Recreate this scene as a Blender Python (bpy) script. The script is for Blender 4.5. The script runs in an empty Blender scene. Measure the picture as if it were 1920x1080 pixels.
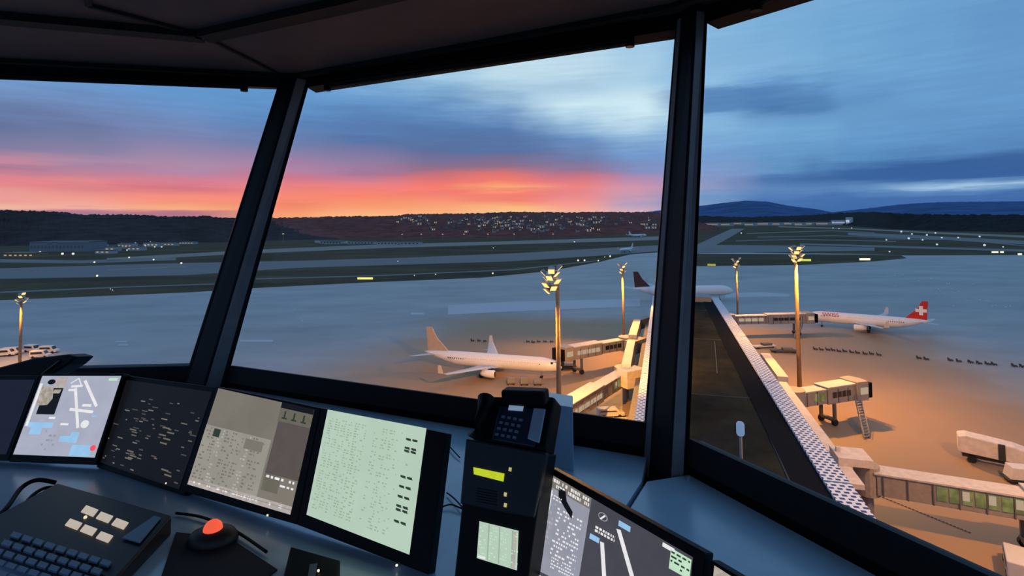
import bpy, bmesh, math, random
from mathutils import Vector, Matrix
from mathutils.bvhtree import BVHTree
random.seed(7)
S = bpy.context.scene
COL = S.collection
V = Vector
PI = math.pi

# ------------------------------------------------------------------ camera
F_PX = 1000.0                     # focal length in pixels of the 1920 px frame
EYE = V((0, 0, 40.0))             # eye height above the apron
PITCH = math.radians(2.5)
ROLL = math.radians(0.55)
CX, CY = 960.0, 418.0 - F_PX * math.tan(PITCH)
ROT = Matrix.Rotation(PI / 2 + PITCH, 3, 'X') @ Matrix.Rotation(-ROLL, 3, 'Z')
cam_d = bpy.data.cameras.new('camera')
cam = bpy.data.objects.new('camera', cam_d)
COL.objects.link(cam)
cam_d.sensor_width = 36
cam_d.lens = F_PX * 36 / 1920
cam_d.shift_y = -(540 - CY) / 1920
cam_d.clip_start = 0.05
cam_d.clip_end = 60000
cam.matrix_world = Matrix.Translation(EYE) @ ROT.to_4x4()
S.camera = cam


def ray(px, py):
    """direction of sight for a point of the photograph"""
    return (ROT @ V(((px - CX) / F_PX, -(py - CY) / F_PX, -1.0))).normalized()


def G(px, py, z=0.0):
    d = ray(px, py)
    return EYE + d * ((z - EYE.z) / d.z)


def D(px, py, y):
    d = ray(px, py)
    return EYE + d * (y / d.y)


def L2(px, py, dist):
    d = ray(px, py)
    return EYE + d * (dist / math.hypot(d.x, d.y))


class Plane:
    """a tilted flat face: origin, unit axis along it, unit axis up it, normal to the viewer"""
    def __init__(s, o, u, tilt):
        s.o = o
        s.u = u.normalized()
        n0 = V((-s.u.y, s.u.x, 0)).normalized()
        if n0.dot(EYE - o) > 0:
            n0 = -n0                       # n0 points away from the viewer
        s.w = (n0 * math.sin(tilt) + V((0, 0, 1)) * math.cos(tilt)).normalized()
        s.n = (V((0, 0, 1)) * math.sin(tilt) - n0 * math.cos(tilt)).normalized()

    def hit(s, px, py, off=0.0):
        d = ray(px, py)
        o = s.o + s.n * off
        return EYE + d * ((o - EYE).dot(s.n) / d.dot(s.n))

    def st(s, p):
        return (p - s.o).dot(s.u), (p - s.o).dot(s.w)

    def at(s, a, b, off=0.0):
        return s.o + s.u * a + s.w * b + s.n * off


# ------------------------------------------------------------------ materials
def lin(c):
    c = c / 255.0
    return c / 12.92 if c <= 0.04045 else ((c + 0.055) / 1.055) ** 2.4


def L(rgb):
    return (lin(rgb[0]), lin(rgb[1]), lin(rgb[2]), 1)


MATS = {}


def mat(name, rgb, rough=0.6, metal=0.0, noise=6.0, amt=0.12, bump=0.0, spec=0.5, coat=0.0):
    if name in MATS:
        return MATS[name]
    m = bpy.data.materials.new(name)
    m.use_nodes = True
    nt = m.node_tree
    b = nt.nodes['Principled BSDF']
    b.inputs['Roughness'].default_value = rough
    b.inputs['Metallic'].default_value = metal
    b.inputs['Specular IOR Level'].default_value = spec
    b.inputs['Coat Weight'].default_value = coat
    tc = nt.nodes.new('ShaderNodeTexCoord')
    nz = nt.nodes.new('ShaderNodeTexNoise')
    nz.inputs['Scale'].default_value = noise
    nz.inputs['Detail'].default_value = 5
    nt.links.new(tc.outputs['Object'], nz.inputs['Vector'])
    cr = nt.nodes.new('ShaderNodeValToRGB')
    c = L(rgb)
    cr.color_ramp.elements[0].position = 0.3
    cr.color_ramp.elements[1].position = 0.7
    cr.color_ramp.elements[0].color = tuple(x * (1 - amt) for x in c[:3]) + (1,)
    cr.color_ramp.elements[1].color = tuple(min(1, x * (1 + amt)) for x in c[:3]) + (1,)
    nt.links.new(nz.outputs['Fac'], cr.inputs['Fac'])
    nt.links.new(cr.outputs['Color'], b.inputs['Base Color'])
    if bump:
        bp = nt.nodes.new('ShaderNodeBump')
        bp.inputs['Strength'].default_value = bump
        nt.links.new(nz.outputs['Fac'], bp.inputs['Height'])
        nt.links.new(bp.outputs['Normal'], b.inputs['Normal'])
    MATS[name] = m
    return m


def emit(name, rgb, strength=1.0, amt=0.05, noise=20):
    if name in MATS:
        return MATS[name]
    m = bpy.data.materials.new(name)
    m.use_nodes = True
    nt = m.node_tree
    b = nt.nodes['Principled BSDF']
    b.inputs['Base Color'].default_value = (0.02, 0.02, 0.02, 1)
    b.inputs['Roughness'].default_value = 0.4
    b.inputs['Specular IOR Level'].default_value = 0.12
    b.inputs['Emission Strength'].default_value = strength
    tc = nt.nodes.new('ShaderNodeTexCoord')
    nz = nt.nodes.new('ShaderNodeTexNoise')
    nz.inputs['Scale'].default_value = noise
    nt.links.new(tc.outputs['Object'], nz.inputs['Vector'])
    cr = nt.nodes.new('ShaderNodeValToRGB')
    c = L(rgb)
    cr.color_ramp.elements[0].position = 0.35
    cr.color_ramp.elements[1].position = 0.65
    cr.color_ramp.elements[0].color = tuple(x * (1 - amt) for x in c[:3]) + (1,)
    cr.color_ramp.elements[1].color = tuple(x * (1 + amt) for x in c[:3]) + (1,)
    nt.links.new(nz.outputs['Fac'], cr.inputs['Fac'])
    nt.links.new(cr.outputs['Color'], b.inputs['Emission Color'])
    MATS[name] = m
    return m


def glass_mat():
    m = bpy.data.materials.new('window_glass')
    m.use_nodes = True
    nt = m.node_tree
    nt.nodes.remove(nt.nodes['Principled BSDF'])
    out = nt.nodes['Material Output']
    tr = nt.nodes.new('ShaderNodeBsdfTransparent')
    tr.inputs['Color'].default_value = (0.97, 0.985, 0.98, 1)
    gl = nt.nodes.new('ShaderNodeBsdfGlossy')
    gl.inputs['Roughness'].default_value = 0.02
    fr = nt.nodes.new('ShaderNodeFresnel')
    fr.inputs['IOR'].default_value = 1.18
    mx = nt.nodes.new('ShaderNodeMixShader')
    nt.links.new(fr.outputs[0], mx.inputs['Fac'])
    nt.links.new(tr.outputs[0], mx.inputs[1])
    nt.links.new(gl.outputs[0], mx.inputs[2])
    nt.links.new(mx.outputs[0], out.inputs['Surface'])
    return m


# ------------------------------------------------------------------ mesh builder
class MB:
    def __init__(s):
        s.v, s.f, s.m = [], [], []

    def face(s, pts, mi=0):
        b = len(s.v)
        s.v += [V(p) for p in pts]
        s.f.append(tuple(range(b, b + len(pts))))
        s.m.append(mi)
        return s

    def prism(s, poly, off, mi=0):
        n = len(poly)
        b = len(s.v)
        off = V(off)
        s.v += [V(p) for p in poly] + [V(p) + off for p in poly]
        s.f.append(tuple(range(b, b + n)))
        s.f.append(tuple(range(b + 2 * n - 1, b + n - 1, -1)))
        for i in range(n):
            j = (i + 1) % n
            s.f.append((b + i, b + n + i, b + n + j, b + j))
        s.m += [mi] * (n + 2)
        return s

    def loft(s, a, b_, mi=0):
        """closed solid between two polygons with the same number of points"""
        n = len(a)
        b = len(s.v)
        s.v += [V(p) for p in a] + [V(p) for p in b_]
        s.f.append(tuple(range(b, b + n)))
        s.f.append(tuple(range(b + 2 * n - 1, b + n - 1, -1)))
        for i in range(n):
            j = (i + 1) % n
            s.f.append((b + i, b + n + i, b + n + j, b + j))
        s.m += [mi] * (n + 2)
        return s

    def box(s, c, size, rz=0.0, mi=0):
        c = V(c)
        x, y, z = size[0] / 2, size[1] / 2, size[2] / 2
        r = Matrix.Rotation(rz, 3, 'Z')
        p = [c + r @ V((a * x, b * y, -z)) for a, b in ((-1, -1), (1, -1), (1, 1), (-1, 1))]
        return s.prism(p, (0, 0, 2 * z), mi)

    def rings(s, rings, cap=True, mi=0):
        b = len(s.v)
        n = len(rings[0])
        for r in rings:
            s.v += [V(p) for p in r]
        for k in range(len(rings) - 1):
            for i in range(n):
                j = (i + 1) % n
                s.f.append((b + k * n + i, b + k * n + j, b + (k + 1) * n + j, b + (k + 1) * n + i))
                s.m.append(mi)
        if cap:
            s.f.append(tuple(b + i for i in reversed(range(n))))
            s.f.append(tuple(b + (len(rings) - 1) * n + i for i in range(n)))
            s.m += [mi, mi]
        return s

    def tube(s, path, r, n=10, mi=0):
        path = [V(p) for p in path]
        rs = r if isinstance(r, (list, tuple)) else [r] * len(path)
        out = []
        for i, p in enumerate(path):
            t = (path[min(i + 1, len(path) - 1)] - path[max(i - 1, 0)]).normalized()
            a = t.cross(V((0, 0, 1)) if abs(t.z) < 0.9 else V((1, 0, 0))).normalized()
            c = t.cross(a)
            out.append([p + (a * math.cos(2 * PI * k / n) + c * math.sin(2 * PI * k / n)) * rs[i] for k in range(n)])
        return s.rings(out, True, mi)

    def bar(s, a, b_, w, h, mi=0):
        """square bar between two points, w across and h high"""
        a, b_ = V(a), V(b_)
        t = (b_ - a).normalized()
        sd = t.cross(V((0, 0, 1)) if abs(t.z) < 0.95 else V((1, 0, 0))).normalized()
        up = sd.cross(t)
        q = [sd * (w / 2) + up * (h / 2), sd * (-w / 2) + up * (h / 2), sd * (-w / 2) - up * (h / 2), sd * (w / 2) - up * (h / 2)]
        return s.loft([a + k for k in q], [b_ + k for k in q], mi)

    def ball(s, c, r, n=12, k=8, mi=0, sc=(1, 1, 1)):
        c = V(c)
        rr = []
        for i in range(k + 1):
            a = -PI / 2 + PI * i / k
            q = max(math.cos(a), 0.02)
            rr.append([c + V((r * q * math.cos(2 * PI * j / n) * sc[0], r * q * math.sin(2 * PI * j / n) * sc[1], r * math.sin(a) * sc[2])) for j in range(n)])
        return s.rings(rr, True, mi)

    def build(s, name, mats, parent=None, world=True, smooth=False, bevel=0.0, recalc=True):
        if not isinstance(mats, (list, tuple)):
            mats = [mats]
        off = V((0, 0, 0))
        if world and parent is not None:
            p = parent
            while p is not None:
                off += p.location
                p = p.parent
        me = bpy.data.meshes.new(name)
        me.from_pydata([tuple(p - off) for p in s.v], [], s.f)
        for m in mats:
            me.materials.append(m)
        for p, mi in zip(me.polygons, s.m):
            p.material_index = mi
        if recalc:
            bm = bmesh.new()
            bm.from_mesh(me)
            bmesh.ops.recalc_face_normals(bm, faces=bm.faces)
            bm.to_mesh(me)
            bm.free()
        for p in me.polygons:
            p.use_smooth = smooth
        o = bpy.data.objects.new(name, me)
        COL.objects.link(o)
        if parent is not None:
            o.parent = parent
        if bevel:
            bv = o.modifiers.new('edge', 'BEVEL')
            bv.width = bevel
            bv.segments = 2
            bv.limit_method = 'ANGLE'
            bv.angle_limit = math.radians(40)
        return o


def tag(o, label=None, cat=None, group=None, kind=None):
    if label:
        o['label'] = label
    if cat:
        o['category'] = cat
    if group:
        o['group'] = group
    if kind:
        o['kind'] = kind
    return o


def thing(name, label, cat, loc=(0, 0, 0), rz=0.0, group=None):
    o = bpy.data.objects.new(name, None)
    COL.objects.link(o)
    o.location = loc
    o.rotation_euler = (0, 0, rz)
    o.empty_display_size = 0.3
    return tag(o, label, cat, group)


def copy_tree(o, parent=None):
    c = o.copy()
    COL.objects.link(c)
    c.parent = parent
    for ch in list(o.children):
        copy_tree(ch, c)
    return c


def struct(name, mb, mats, **k):
    return tag(mb.build(name, mats, **k), kind='structure')


# ------------------------------------------------------------------ world: twilight sky by direction
# every column: direction in the photograph (px) and the colours seen up that column (py -> rgb)
SKY = [
 (-900, [(392, (120, 110, 150)), (350, (128, 118, 155)), (300, (105, 122, 165)), (200, (90, 130, 180))]),
 (-40, [(396, (200, 135, 150)), (389, (248, 180, 150)), (380, (240, 148, 138)), (362, (241, 148, 140)), (345, (238, 122, 124)), (330, (225, 122, 132)), (313, (165, 122, 150)), (302, (205, 135, 155)), (290, (190, 135, 160)), (275, (130, 125, 162)), (255, (112, 122, 162)), (235, (98, 112, 155)), (200, (104, 128, 176)), (160, (112, 145, 195)), (135, (110, 152, 205))]),
 (150, [(400, (170, 118, 145)), (393, (185, 125, 148)), (387, (248, 165, 142)), (370, (245, 145, 128)), (352, (222, 118, 122)), (342, (236, 128, 128)), (325, (195, 128, 150)), (312, (170, 132, 165)), (300, (175, 138, 168)), (285, (140, 130, 168)), (265, (120, 126, 166)), (235, (105, 120, 165)), (200, (108, 135, 185)), (160, (103, 148, 203)), (130, (100, 150, 205))]),
 (330, [(404, (180, 120, 140)), (398, (195, 118, 132)), (391, (252, 165, 115)), (380, (252, 138, 105)), (365, (248, 130, 110)), (352, (214, 112, 125)), (340, (218, 125, 145)), (322, (182, 134, 166)), (305, (172, 140, 172)), (285, (150, 134, 172)), (258, (122, 130, 176)), (225, (110, 138, 190)), (180, (94, 148, 206)), (140, (92, 150, 208))]),
 (540, [(402, (255, 150, 95)), (388, (250, 125, 90)), (368, (252, 125, 95)), (348, (240, 118, 118)), (334, (205, 120, 145)), (315, (178, 130, 165)), (298, (158, 128, 168)), (275, (112, 128, 175)), (230, (86, 132, 188)), (190, (92, 148, 205)), (140, (95, 155, 212))]),
 (680, [(403, (255, 175, 115)), (388, (255, 145, 95)), (368, (255, 120, 88)), (350, (246, 116, 110)), (340, (225, 118, 128)), (326, (168, 118, 152)), (310, (158, 124, 162)), (298, (138, 124, 165)), (265, (85, 115, 168)), (225, (85, 128, 185)), (190, (98, 150, 205)), (155, (120, 170, 216)), (120, (140, 185, 222))]),
 (820, [(402, (255, 170, 110)), (385, (255, 150, 100)), (365, (250, 115, 95)), (348, (250, 110, 90)), (332, (215, 110, 115)), (318, (150, 112, 140)), (285, (88, 112, 160)), (245, (80, 118, 172)), (205, (95, 142, 195)), (170, (125, 172, 214)), (130, (165, 203, 230)), (90, (165, 205, 232))]),
 (950, [(398, (255, 185, 130)), (388, (255, 175, 105)), (375, (245, 115, 92)), (362, (250, 115, 92)), (350, (255, 160, 100)), (340, (250, 110, 90)), (325, (225, 105, 100)), (312, (150, 110, 135)), (285, (85, 112, 160)), (240, (85, 122, 178)), (205, (118, 160, 205)), (170, (166, 201, 226)), (120, (196, 224, 239)), (80, (180, 214, 236))]),
 (1080, [(396, (245, 165, 140)), (384, (250, 145, 130)), (368, (240, 125, 125)), (350, (242, 120, 115)), (335, (215, 115, 130)), (320, (150, 118, 150)), (300, (110, 125, 172)), (260, (100, 142, 195)), (230, (156, 194, 224)), (195, (204, 232, 246)), (165, (170, 203, 228)), (130, (190, 218, 236)), (80, (185, 218, 238))]),
 (1190, [(394, (215, 172, 185)), (384, (185, 160, 190)), (370, (205, 155, 180)), (352, (215, 148, 172)), (338, (190, 140, 175)), (320, (130, 140, 190)), (290, (110, 150, 205)), (255, (140, 180, 218)), (225, (206, 234, 247)), (190, (206, 234, 247)), (150, (172, 208, 232)), (100, (165, 205, 233)), (60, (145, 192, 228))]),
 (1330, [(385, (120, 150, 195)), (368, (105, 150, 200)), (350, (140, 150, 195)), (330, (130, 150, 200)), (290, (110, 155, 208)), (235, (130, 180, 222)), (218, (125, 175, 220)), (205, (85, 135, 188)), (172, (88, 138, 192)), (160, (140, 188, 226)), (100, (130, 180, 222)), (30, (135, 185, 224))]),
 (1450, [(395, (58, 105, 168)), (370, (72, 118, 178)), (352, (88, 132, 188)), (338, (70, 115, 175)), (318, (95, 148, 200)), (280, (102, 155, 206)), (240, (115, 170, 216)), (222, (105, 155, 205)), (205, (72, 122, 178)), (160, (82, 132, 188)), (145, (110, 162, 212)), (120, (128, 178, 222)), (60, (118, 172, 216)), (10, (118, 172, 216))]),
 (1535, [(398, (56, 104, 168)), (371, (66, 113, 175)), (355, (88, 134, 190)), (338, (58, 104, 165)), (322, (70, 120, 176)), (300, (92, 146, 198)), (240, (108, 164, 212)), (220, (100, 152, 204)), (204, (76, 127, 182)), (165, (86, 137, 191)), (150, (106, 160, 210)), (120, (120, 174, 218)), (40, (114, 169, 215))]),
 (1600, [(400, (55, 103, 168)), (372, (60, 108, 172)), (358, (90, 140, 195)), (350, (90, 135, 190)), (335, (50, 98, 160)), (318, (52, 100, 162)), (302, (82, 138, 192)), (270, (95, 150, 204)), (220, (100, 155, 206)), (190, (92, 145, 198)), (165, (98, 152, 205)), (120, (112, 168, 214)), (40, (110, 166, 214))]),
 (1760, [(395, (55, 100, 165)), (368, (62, 108, 172)), (356, (90, 138, 192)), (350, (165, 200, 228)), (345, (120, 165, 208)), (335, (50, 95, 158)), (308, (48, 94, 156)), (292, (72, 122, 180)), (270, (88, 142, 196)), (200, (98, 153, 206)), (100, (104, 160, 210)), (20, (102, 158, 208))]),
 (1900, [(395, (55, 98, 162)), (362, (62, 108, 172)), (352, (100, 150, 200)), (345, (160, 195, 225)), (338, (95, 140, 190)), (328, (50, 95, 158)), (290, (55, 100, 160)), (272, (80, 132, 188)), (200, (96, 150, 204)), (100, (98, 153, 205)), (20, (95, 150, 202))]),
 (2300, [(395, (52, 92, 152)), (350, (60, 105, 165)), (290, (62, 108, 168)), (200, (85, 138, 190)), (20, (85, 138, 190))]),
]
VMAX = 0.5


def world():
    w = bpy.data.worlds.new('twilight_sky')
    S.world = w
    w.use_nodes = True
    nt = w.node_tree
    N, K = nt.nodes, nt.links
    bg = N['Background']
    tc = N.new('ShaderNodeTexCoord')
    sp = N.new('ShaderNodeSeparateXYZ')
    K.new(tc.outputs['Generated'], sp.inputs[0])

    def M(op, a, b=None, c=None, clamp=False):
        n = N.new('ShaderNodeMath')
        n.operation = op
        n.use_clamp = clamp
        for i, q in enumerate((a, b, c)):
            if q is None:
                continue
            if isinstance(q, (int, float)):
                n.inputs[i].default_value = q
            else:
                K.new(q, n.inputs[i])
        return n.outputs[0]
    x, y, z = sp.outputs
    hyp = M('SQRT', M('ADD', M('MULTIPLY', x, x), M('MULTIPLY', y, y)))
    vv = M('DIVIDE', z, M('MAXIMUM', hyp, 0.001))
    az = M('ARCTAN2', x, y)
    # streaky cloud distortion, laid in azimuth / elevation
    cb = N.new('ShaderNodeCombineXYZ')
    K.new(M('MULTIPLY', az, 5.0), cb.inputs[0])
    K.new(M('MULTIPLY', vv, 34.0), cb.inputs[1])
    nz = N.new('ShaderNodeTexNoise')
    nz.inputs['Scale'].default_value = 1.0
    nz.inputs['Detail'].default_value = 6
    nz.inputs['Roughness'].default_value = 0.6
    K.new(cb.outputs[0], nz.inputs['Vector'])
    cb2 = N.new('ShaderNodeCombineXYZ')
    K.new(M('MULTIPLY', az, 9.0), cb2.inputs[0])
    K.new(M('MULTIPLY', vv, 16.0), cb2.inputs[1])
    cb2.inputs[2].default_value = 5.3
    nz2 = N.new('ShaderNodeTexNoise')
    nz2.inputs['Detail'].default_value = 4
    nz2.inputs['Scale'].default_value = 1.0
    K.new(cb2.outputs[0], nz2.inputs['Vector'])
    # warp grows with elevation so the glow at the horizon stays in thin streaks
    amp = M('ADD', M('MULTIPLY', M('MINIMUM', M('MAXIMUM', vv, 0), 0.3), 0.16), 0.012)
    v2 = M('ADD', vv, M('MULTIPLY', M('SUBTRACT', nz.outputs['Fac'], 0.5), amp))
    az2 = M('ADD', az, M('MULTIPLY', M('SUBTRACT', nz2.outputs['Fac'], 0.5), 0.10))
    cb3 = N.new('ShaderNodeCombineXYZ')
    K.new(M('MULTIPLY', az, 7.0), cb3.inputs[0])
    K.new(M('MULTIPLY', vv, 130.0), cb3.inputs[1])
    cb3.inputs[2].default_value = 2.1
    nz3 = N.new('ShaderNodeTexNoise')
    nz3.inputs['Detail'].default_value = 5
    nz3.inputs['Roughness'].default_value = 0.65
    nz3.inputs['Scale'].default_value = 1.0
    K.new(cb3.outputs[0], nz3.inputs['Vector'])
    v2 = M('ADD', v2, M('MULTIPLY', M('SUBTRACT', nz3.outputs['Fac'], 0.5), 0.016))
    vin = M('DIVIDE', v2, VMAX, clamp=True)
    prev, paz = None, None
    for px, stops in SKY:
        d0 = ray(px, 300)
        a0 = math.atan2(d0.x, d0.y)
        cr = N.new('ShaderNodeValToRGB')
        els = cr.color_ramp.elements
        pos = []
        for py, rgb in stops:
            d = ray(px, py)
            if rgb[0] > 218 and rgb[2] < 165:
                rgb = (rgb[0] - 2, min(255, rgb[1] + 7), min(255, rgb[2] + 11))
            pos.append((max(0.0, d.z / math.hypot(d.x, d.y) / VMAX), rgb))
        pos.sort(key=lambda q: q[0])
        pos.append((1.0, (122, 168, 212)))
        els[0].position, els[0].color = pos[0][0], L(pos[0][1])
        els[1].position, els[1].color = 1.0, L(pos[-1][1])
        for p, rgb in pos[1:-1]:
            e = els.new(min(p, 0.999))
            e.color = L(rgb)
        K.new(vin, cr.inputs['Fac'])
        if prev is None:
            prev = cr.outputs['Color']
        else:
            mr = N.new('ShaderNodeMapRange')
            mr.interpolation_type = 'SMOOTHSTEP'
            K.new(az2, mr.inputs['Value'])
            mr.inputs['From Min'].default_value = paz
            mr.inputs['From Max'].default_value = a0
            mx = N.new('ShaderNodeMix')
            mx.data_type = 'RGBA'
            K.new(mr.outputs[0], mx.inputs['Factor'])
            K.new(prev, mx.inputs['A'])
            K.new(cr.outputs['Color'], mx.inputs['B'])
            prev = [o for o in mx.outputs if o.type == 'RGBA'][0]
        paz = a0
    # the fine mottling of the cloud sheet
    hs = N.new('ShaderNodeHueSaturation')
    K.new(prev, hs.inputs['Color'])
    K.new(M('ADD', M('MULTIPLY', M('ADD', nz.outputs['Fac'], nz3.outputs['Fac']), 0.2), 0.80), hs.inputs['Value'])
    hs.inputs['Saturation'].default_value = 0.96
    K.new(hs.outputs['Color'], bg.inputs['Color'])
    bg.inputs['Strength'].default_value = 1.0


world()

# ------------------------------------------------------------------ shared materials
m_dark = mat('dark_panel', (34, 28, 32), 0.6, noise=9, spec=0.15)
m_black = mat('black_plastic', (14, 12, 14), 0.5, noise=30, spec=0.18)
m_frame = mat('window_frame_paint', (38, 32, 36), 0.5, noise=12, spec=0.2)
m_pillar = mat('pillar_paint', (34, 31, 36), 0.45, noise=8, spec=0.2)
m_strip = mat('pillar_lit_facet', (134, 128, 128), 0.4, noise=8, spec=0.4)  # pale tone holds the light falling on the pillar facets
m_gasket = mat('rubber_gasket', (10, 10, 12), 0.7)
m_ceil = mat('ceiling_panel', (96, 80, 82), 0.7, noise=4)
m_beam = mat('ceiling_groove', (28, 22, 26), 0.8)
m_desk = mat('blue_grey_laminate', (172, 204, 232), 0.22, noise=5, amt=0.08, spec=0.9)
m_floor = mat('carpet_grey', (50, 50, 56), 0.95, noise=80, amt=0.3)
m_white = mat('aircraft_white', (225, 222, 222), 0.35, noise=2, amt=0.05)
m_grey = mat('machine_grey', (120, 120, 124), 0.5)
m_tyre = mat('tyre_rubber', (22, 22, 24), 0.85)
m_steel = mat('galvanised_steel', (150, 150, 150), 0.45, metal=0.4)
m_glassdark = mat('dark_glazing', (24, 28, 34), 0.15, spec=0.7)
m_pane = glass_mat()
m_concrete_pale = mat('pale_roofing', (196, 188, 184), 0.7, noise=1.5)
m_clad = mat('bridge_cladding', (150, 140, 132), 0.55, noise=2)
m_clad_d = mat('bridge_cladding_dark', (96, 90, 88), 0.6, noise=2)
m_lamp = emit('sodium_lens', (250, 190, 116), 1.9)
m_lampw = emit('airfield_light_white', (250, 238, 215), 1.2)

# ------------------------------------------------------------------ ground and airfield
def poly_px(pts, z):
    return [G(px, py, z) for px, py in pts]


def ground_mat(name, rgb, scale, amt, rough=0.75, rgb2=None, stretch=(1, 1, 1), spec=0.3):
    m = bpy.data.materials.new(name)
    m.use_nodes = True
    nt = m.node_tree
    N, K = nt.nodes, nt.links
    b = N['Principled BSDF']
    b.inputs['Roughness'].default_value = rough
    b.inputs['Specular IOR Level'].default_value = spec
    tc = N.new('ShaderNodeTexCoord')
    mp = N.new('ShaderNodeMapping')
    mp.inputs['Scale'].default_value = stretch
    K.new(tc.outputs['Object'], mp.inputs['Vector'])
    n1 = N.new('ShaderNodeTexNoise')
    n1.inputs['Scale'].default_value = scale
    n1.inputs['Detail'].default_value = 8
    n1.inputs['Roughness'].default_value = 0.62
    K.new(mp.outputs[0], n1.inputs['Vector'])
    cr = N.new('ShaderNodeValToRGB')
    c = L(rgb)
    c2 = L(rgb2) if rgb2 else c
    cr.color_ramp.elements[0].position = 0.32
    cr.color_ramp.elements[1].position = 0.68
    cr.color_ramp.elements[0].color = tuple(x * (1 - amt) for x in c[:3]) + (1,)
    cr.color_ramp.elements[1].color = tuple(min(1, x * (1 + amt)) for x in c2[:3]) + (1,)
    K.new(n1.outputs['Fac'], cr.inputs['Fac'])
    K.new(cr.outputs['Color'], b.inputs['Base Color'])
    return m


g_grass = ground_mat('airfield_grass', (62, 58, 42), 0.02, 0.35, 0.95, (78, 68, 48), (0.4, 1, 1), 0.1)


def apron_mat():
    """blue-grey concrete with a broad belt of browner concrete on the stands along the pier, partly floodlight warmth put into the colour"""
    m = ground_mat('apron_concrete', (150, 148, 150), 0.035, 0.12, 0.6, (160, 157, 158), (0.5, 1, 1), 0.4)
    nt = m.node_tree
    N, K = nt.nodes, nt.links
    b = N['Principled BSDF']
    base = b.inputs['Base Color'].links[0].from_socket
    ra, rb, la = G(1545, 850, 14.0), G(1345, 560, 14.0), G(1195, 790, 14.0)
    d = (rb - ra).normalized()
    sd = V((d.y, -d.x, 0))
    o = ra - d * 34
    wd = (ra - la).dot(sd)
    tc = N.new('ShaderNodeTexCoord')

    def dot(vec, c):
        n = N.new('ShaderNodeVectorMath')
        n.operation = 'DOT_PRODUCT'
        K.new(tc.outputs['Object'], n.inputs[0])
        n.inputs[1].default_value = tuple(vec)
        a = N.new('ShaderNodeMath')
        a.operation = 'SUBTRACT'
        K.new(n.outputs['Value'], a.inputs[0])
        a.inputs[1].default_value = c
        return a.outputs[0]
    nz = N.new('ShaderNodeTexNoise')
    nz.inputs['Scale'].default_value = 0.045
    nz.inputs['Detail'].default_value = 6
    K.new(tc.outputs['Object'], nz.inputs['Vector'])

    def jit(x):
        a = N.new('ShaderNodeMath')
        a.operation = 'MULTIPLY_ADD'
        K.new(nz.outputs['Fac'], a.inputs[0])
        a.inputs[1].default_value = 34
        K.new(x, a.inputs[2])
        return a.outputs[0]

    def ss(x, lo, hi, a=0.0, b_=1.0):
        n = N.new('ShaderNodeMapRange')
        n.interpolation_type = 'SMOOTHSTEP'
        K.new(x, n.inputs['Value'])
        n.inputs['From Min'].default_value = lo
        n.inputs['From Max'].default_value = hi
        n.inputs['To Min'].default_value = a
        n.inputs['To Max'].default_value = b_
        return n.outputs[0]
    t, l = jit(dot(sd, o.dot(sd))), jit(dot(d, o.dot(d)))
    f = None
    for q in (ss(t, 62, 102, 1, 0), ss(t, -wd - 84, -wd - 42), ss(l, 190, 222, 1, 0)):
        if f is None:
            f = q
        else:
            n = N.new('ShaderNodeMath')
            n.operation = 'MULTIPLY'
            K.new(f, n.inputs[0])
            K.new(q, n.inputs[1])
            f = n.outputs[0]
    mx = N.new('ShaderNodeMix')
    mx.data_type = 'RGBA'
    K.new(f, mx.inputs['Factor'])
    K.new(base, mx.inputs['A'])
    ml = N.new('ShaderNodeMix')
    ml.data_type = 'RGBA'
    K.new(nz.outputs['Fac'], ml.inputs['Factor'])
    ml.inputs['A'].default_value = L((140, 114, 86))  # stand browns, with some of the floodlights' warmth mixed in
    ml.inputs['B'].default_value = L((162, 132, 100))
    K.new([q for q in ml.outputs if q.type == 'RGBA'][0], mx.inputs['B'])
    K.new([q for q in mx.outputs if q.type == 'RGBA'][0], b.inputs['Base Color'])
    return m


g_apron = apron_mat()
g_taxi = ground_mat('taxiway_asphalt', (104, 101, 102), 0.02, 0.1, 0.7, None, (0.3, 1, 1), 0.4)
g_pale = ground_mat('pale_road', (132, 122, 114), 0.01, 0.1, 0.8)
g_worn = ground_mat('worn_concrete', (120, 108, 98), 0.05, 0.15, 0.7)
g_mark = mat('faded_marking_paint', (184, 180, 186), 0.7)

g_markd = mat('dark_marking_paint', (60, 46, 42), 0.8)

mb = MB().face([(-14000, -3000, 0), (14000, -3000, 0), (14000, 26000, 0), (-14000, 26000, 0)])
struct('ground', mb, g_grass)
far = [(-500, 590), (0, 563), (360, 548), (480, 540), (680, 530), (900, 521), (1025, 509), (1125, 491), (1182, 477), (1250, 472), (1600, 476), (1700, 479), (1950, 478), (2500, 472)]
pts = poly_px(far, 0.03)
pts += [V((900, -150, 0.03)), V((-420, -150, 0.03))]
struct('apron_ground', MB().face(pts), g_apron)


def strip(name, top, bot, z, m):
    return struct(name, MB().face(poly_px(top + bot[::-1], z)), m)


strip('grass_island_ground', [(1235, 478), (1310, 476), (1600, 477), (1690, 479)], [(1235, 490), (1310, 499), (1500, 497), (1640, 490), (1700, 484)][:], 0.08, g_grass)
strip('taxiway_surface', [(-400, 508), (0, 503), (350, 493), (560, 489), (760, 483), (960, 475), (1190, 462), (1250, 459)], [(-400, 530), (0, 523), (350, 516), (560, 502), (760, 496), (960, 490), (1100, 481), (1250, 470)], 0.05, g_taxi)
strip('taxiway_surface', [(1240, 461), (1310, 459), (1450, 460), (1640, 464)], [(1240, 475), (1310, 475), (1450, 473), (1640, 470)], 0.05, g_taxi)
strip('runway_surface', [(200, 484), (480, 468), (720, 458), (960, 452), (1240, 443)], [(200, 489), (480, 475), (720, 465), (960, 458), (1240, 450)], 0.06, g_pale)
strip('runway_surface', [(1300, 462), (1340, 443), (1372, 429)], [(1300, 482), (1360, 450), (1396, 429)], 0.07, g_taxi)
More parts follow.
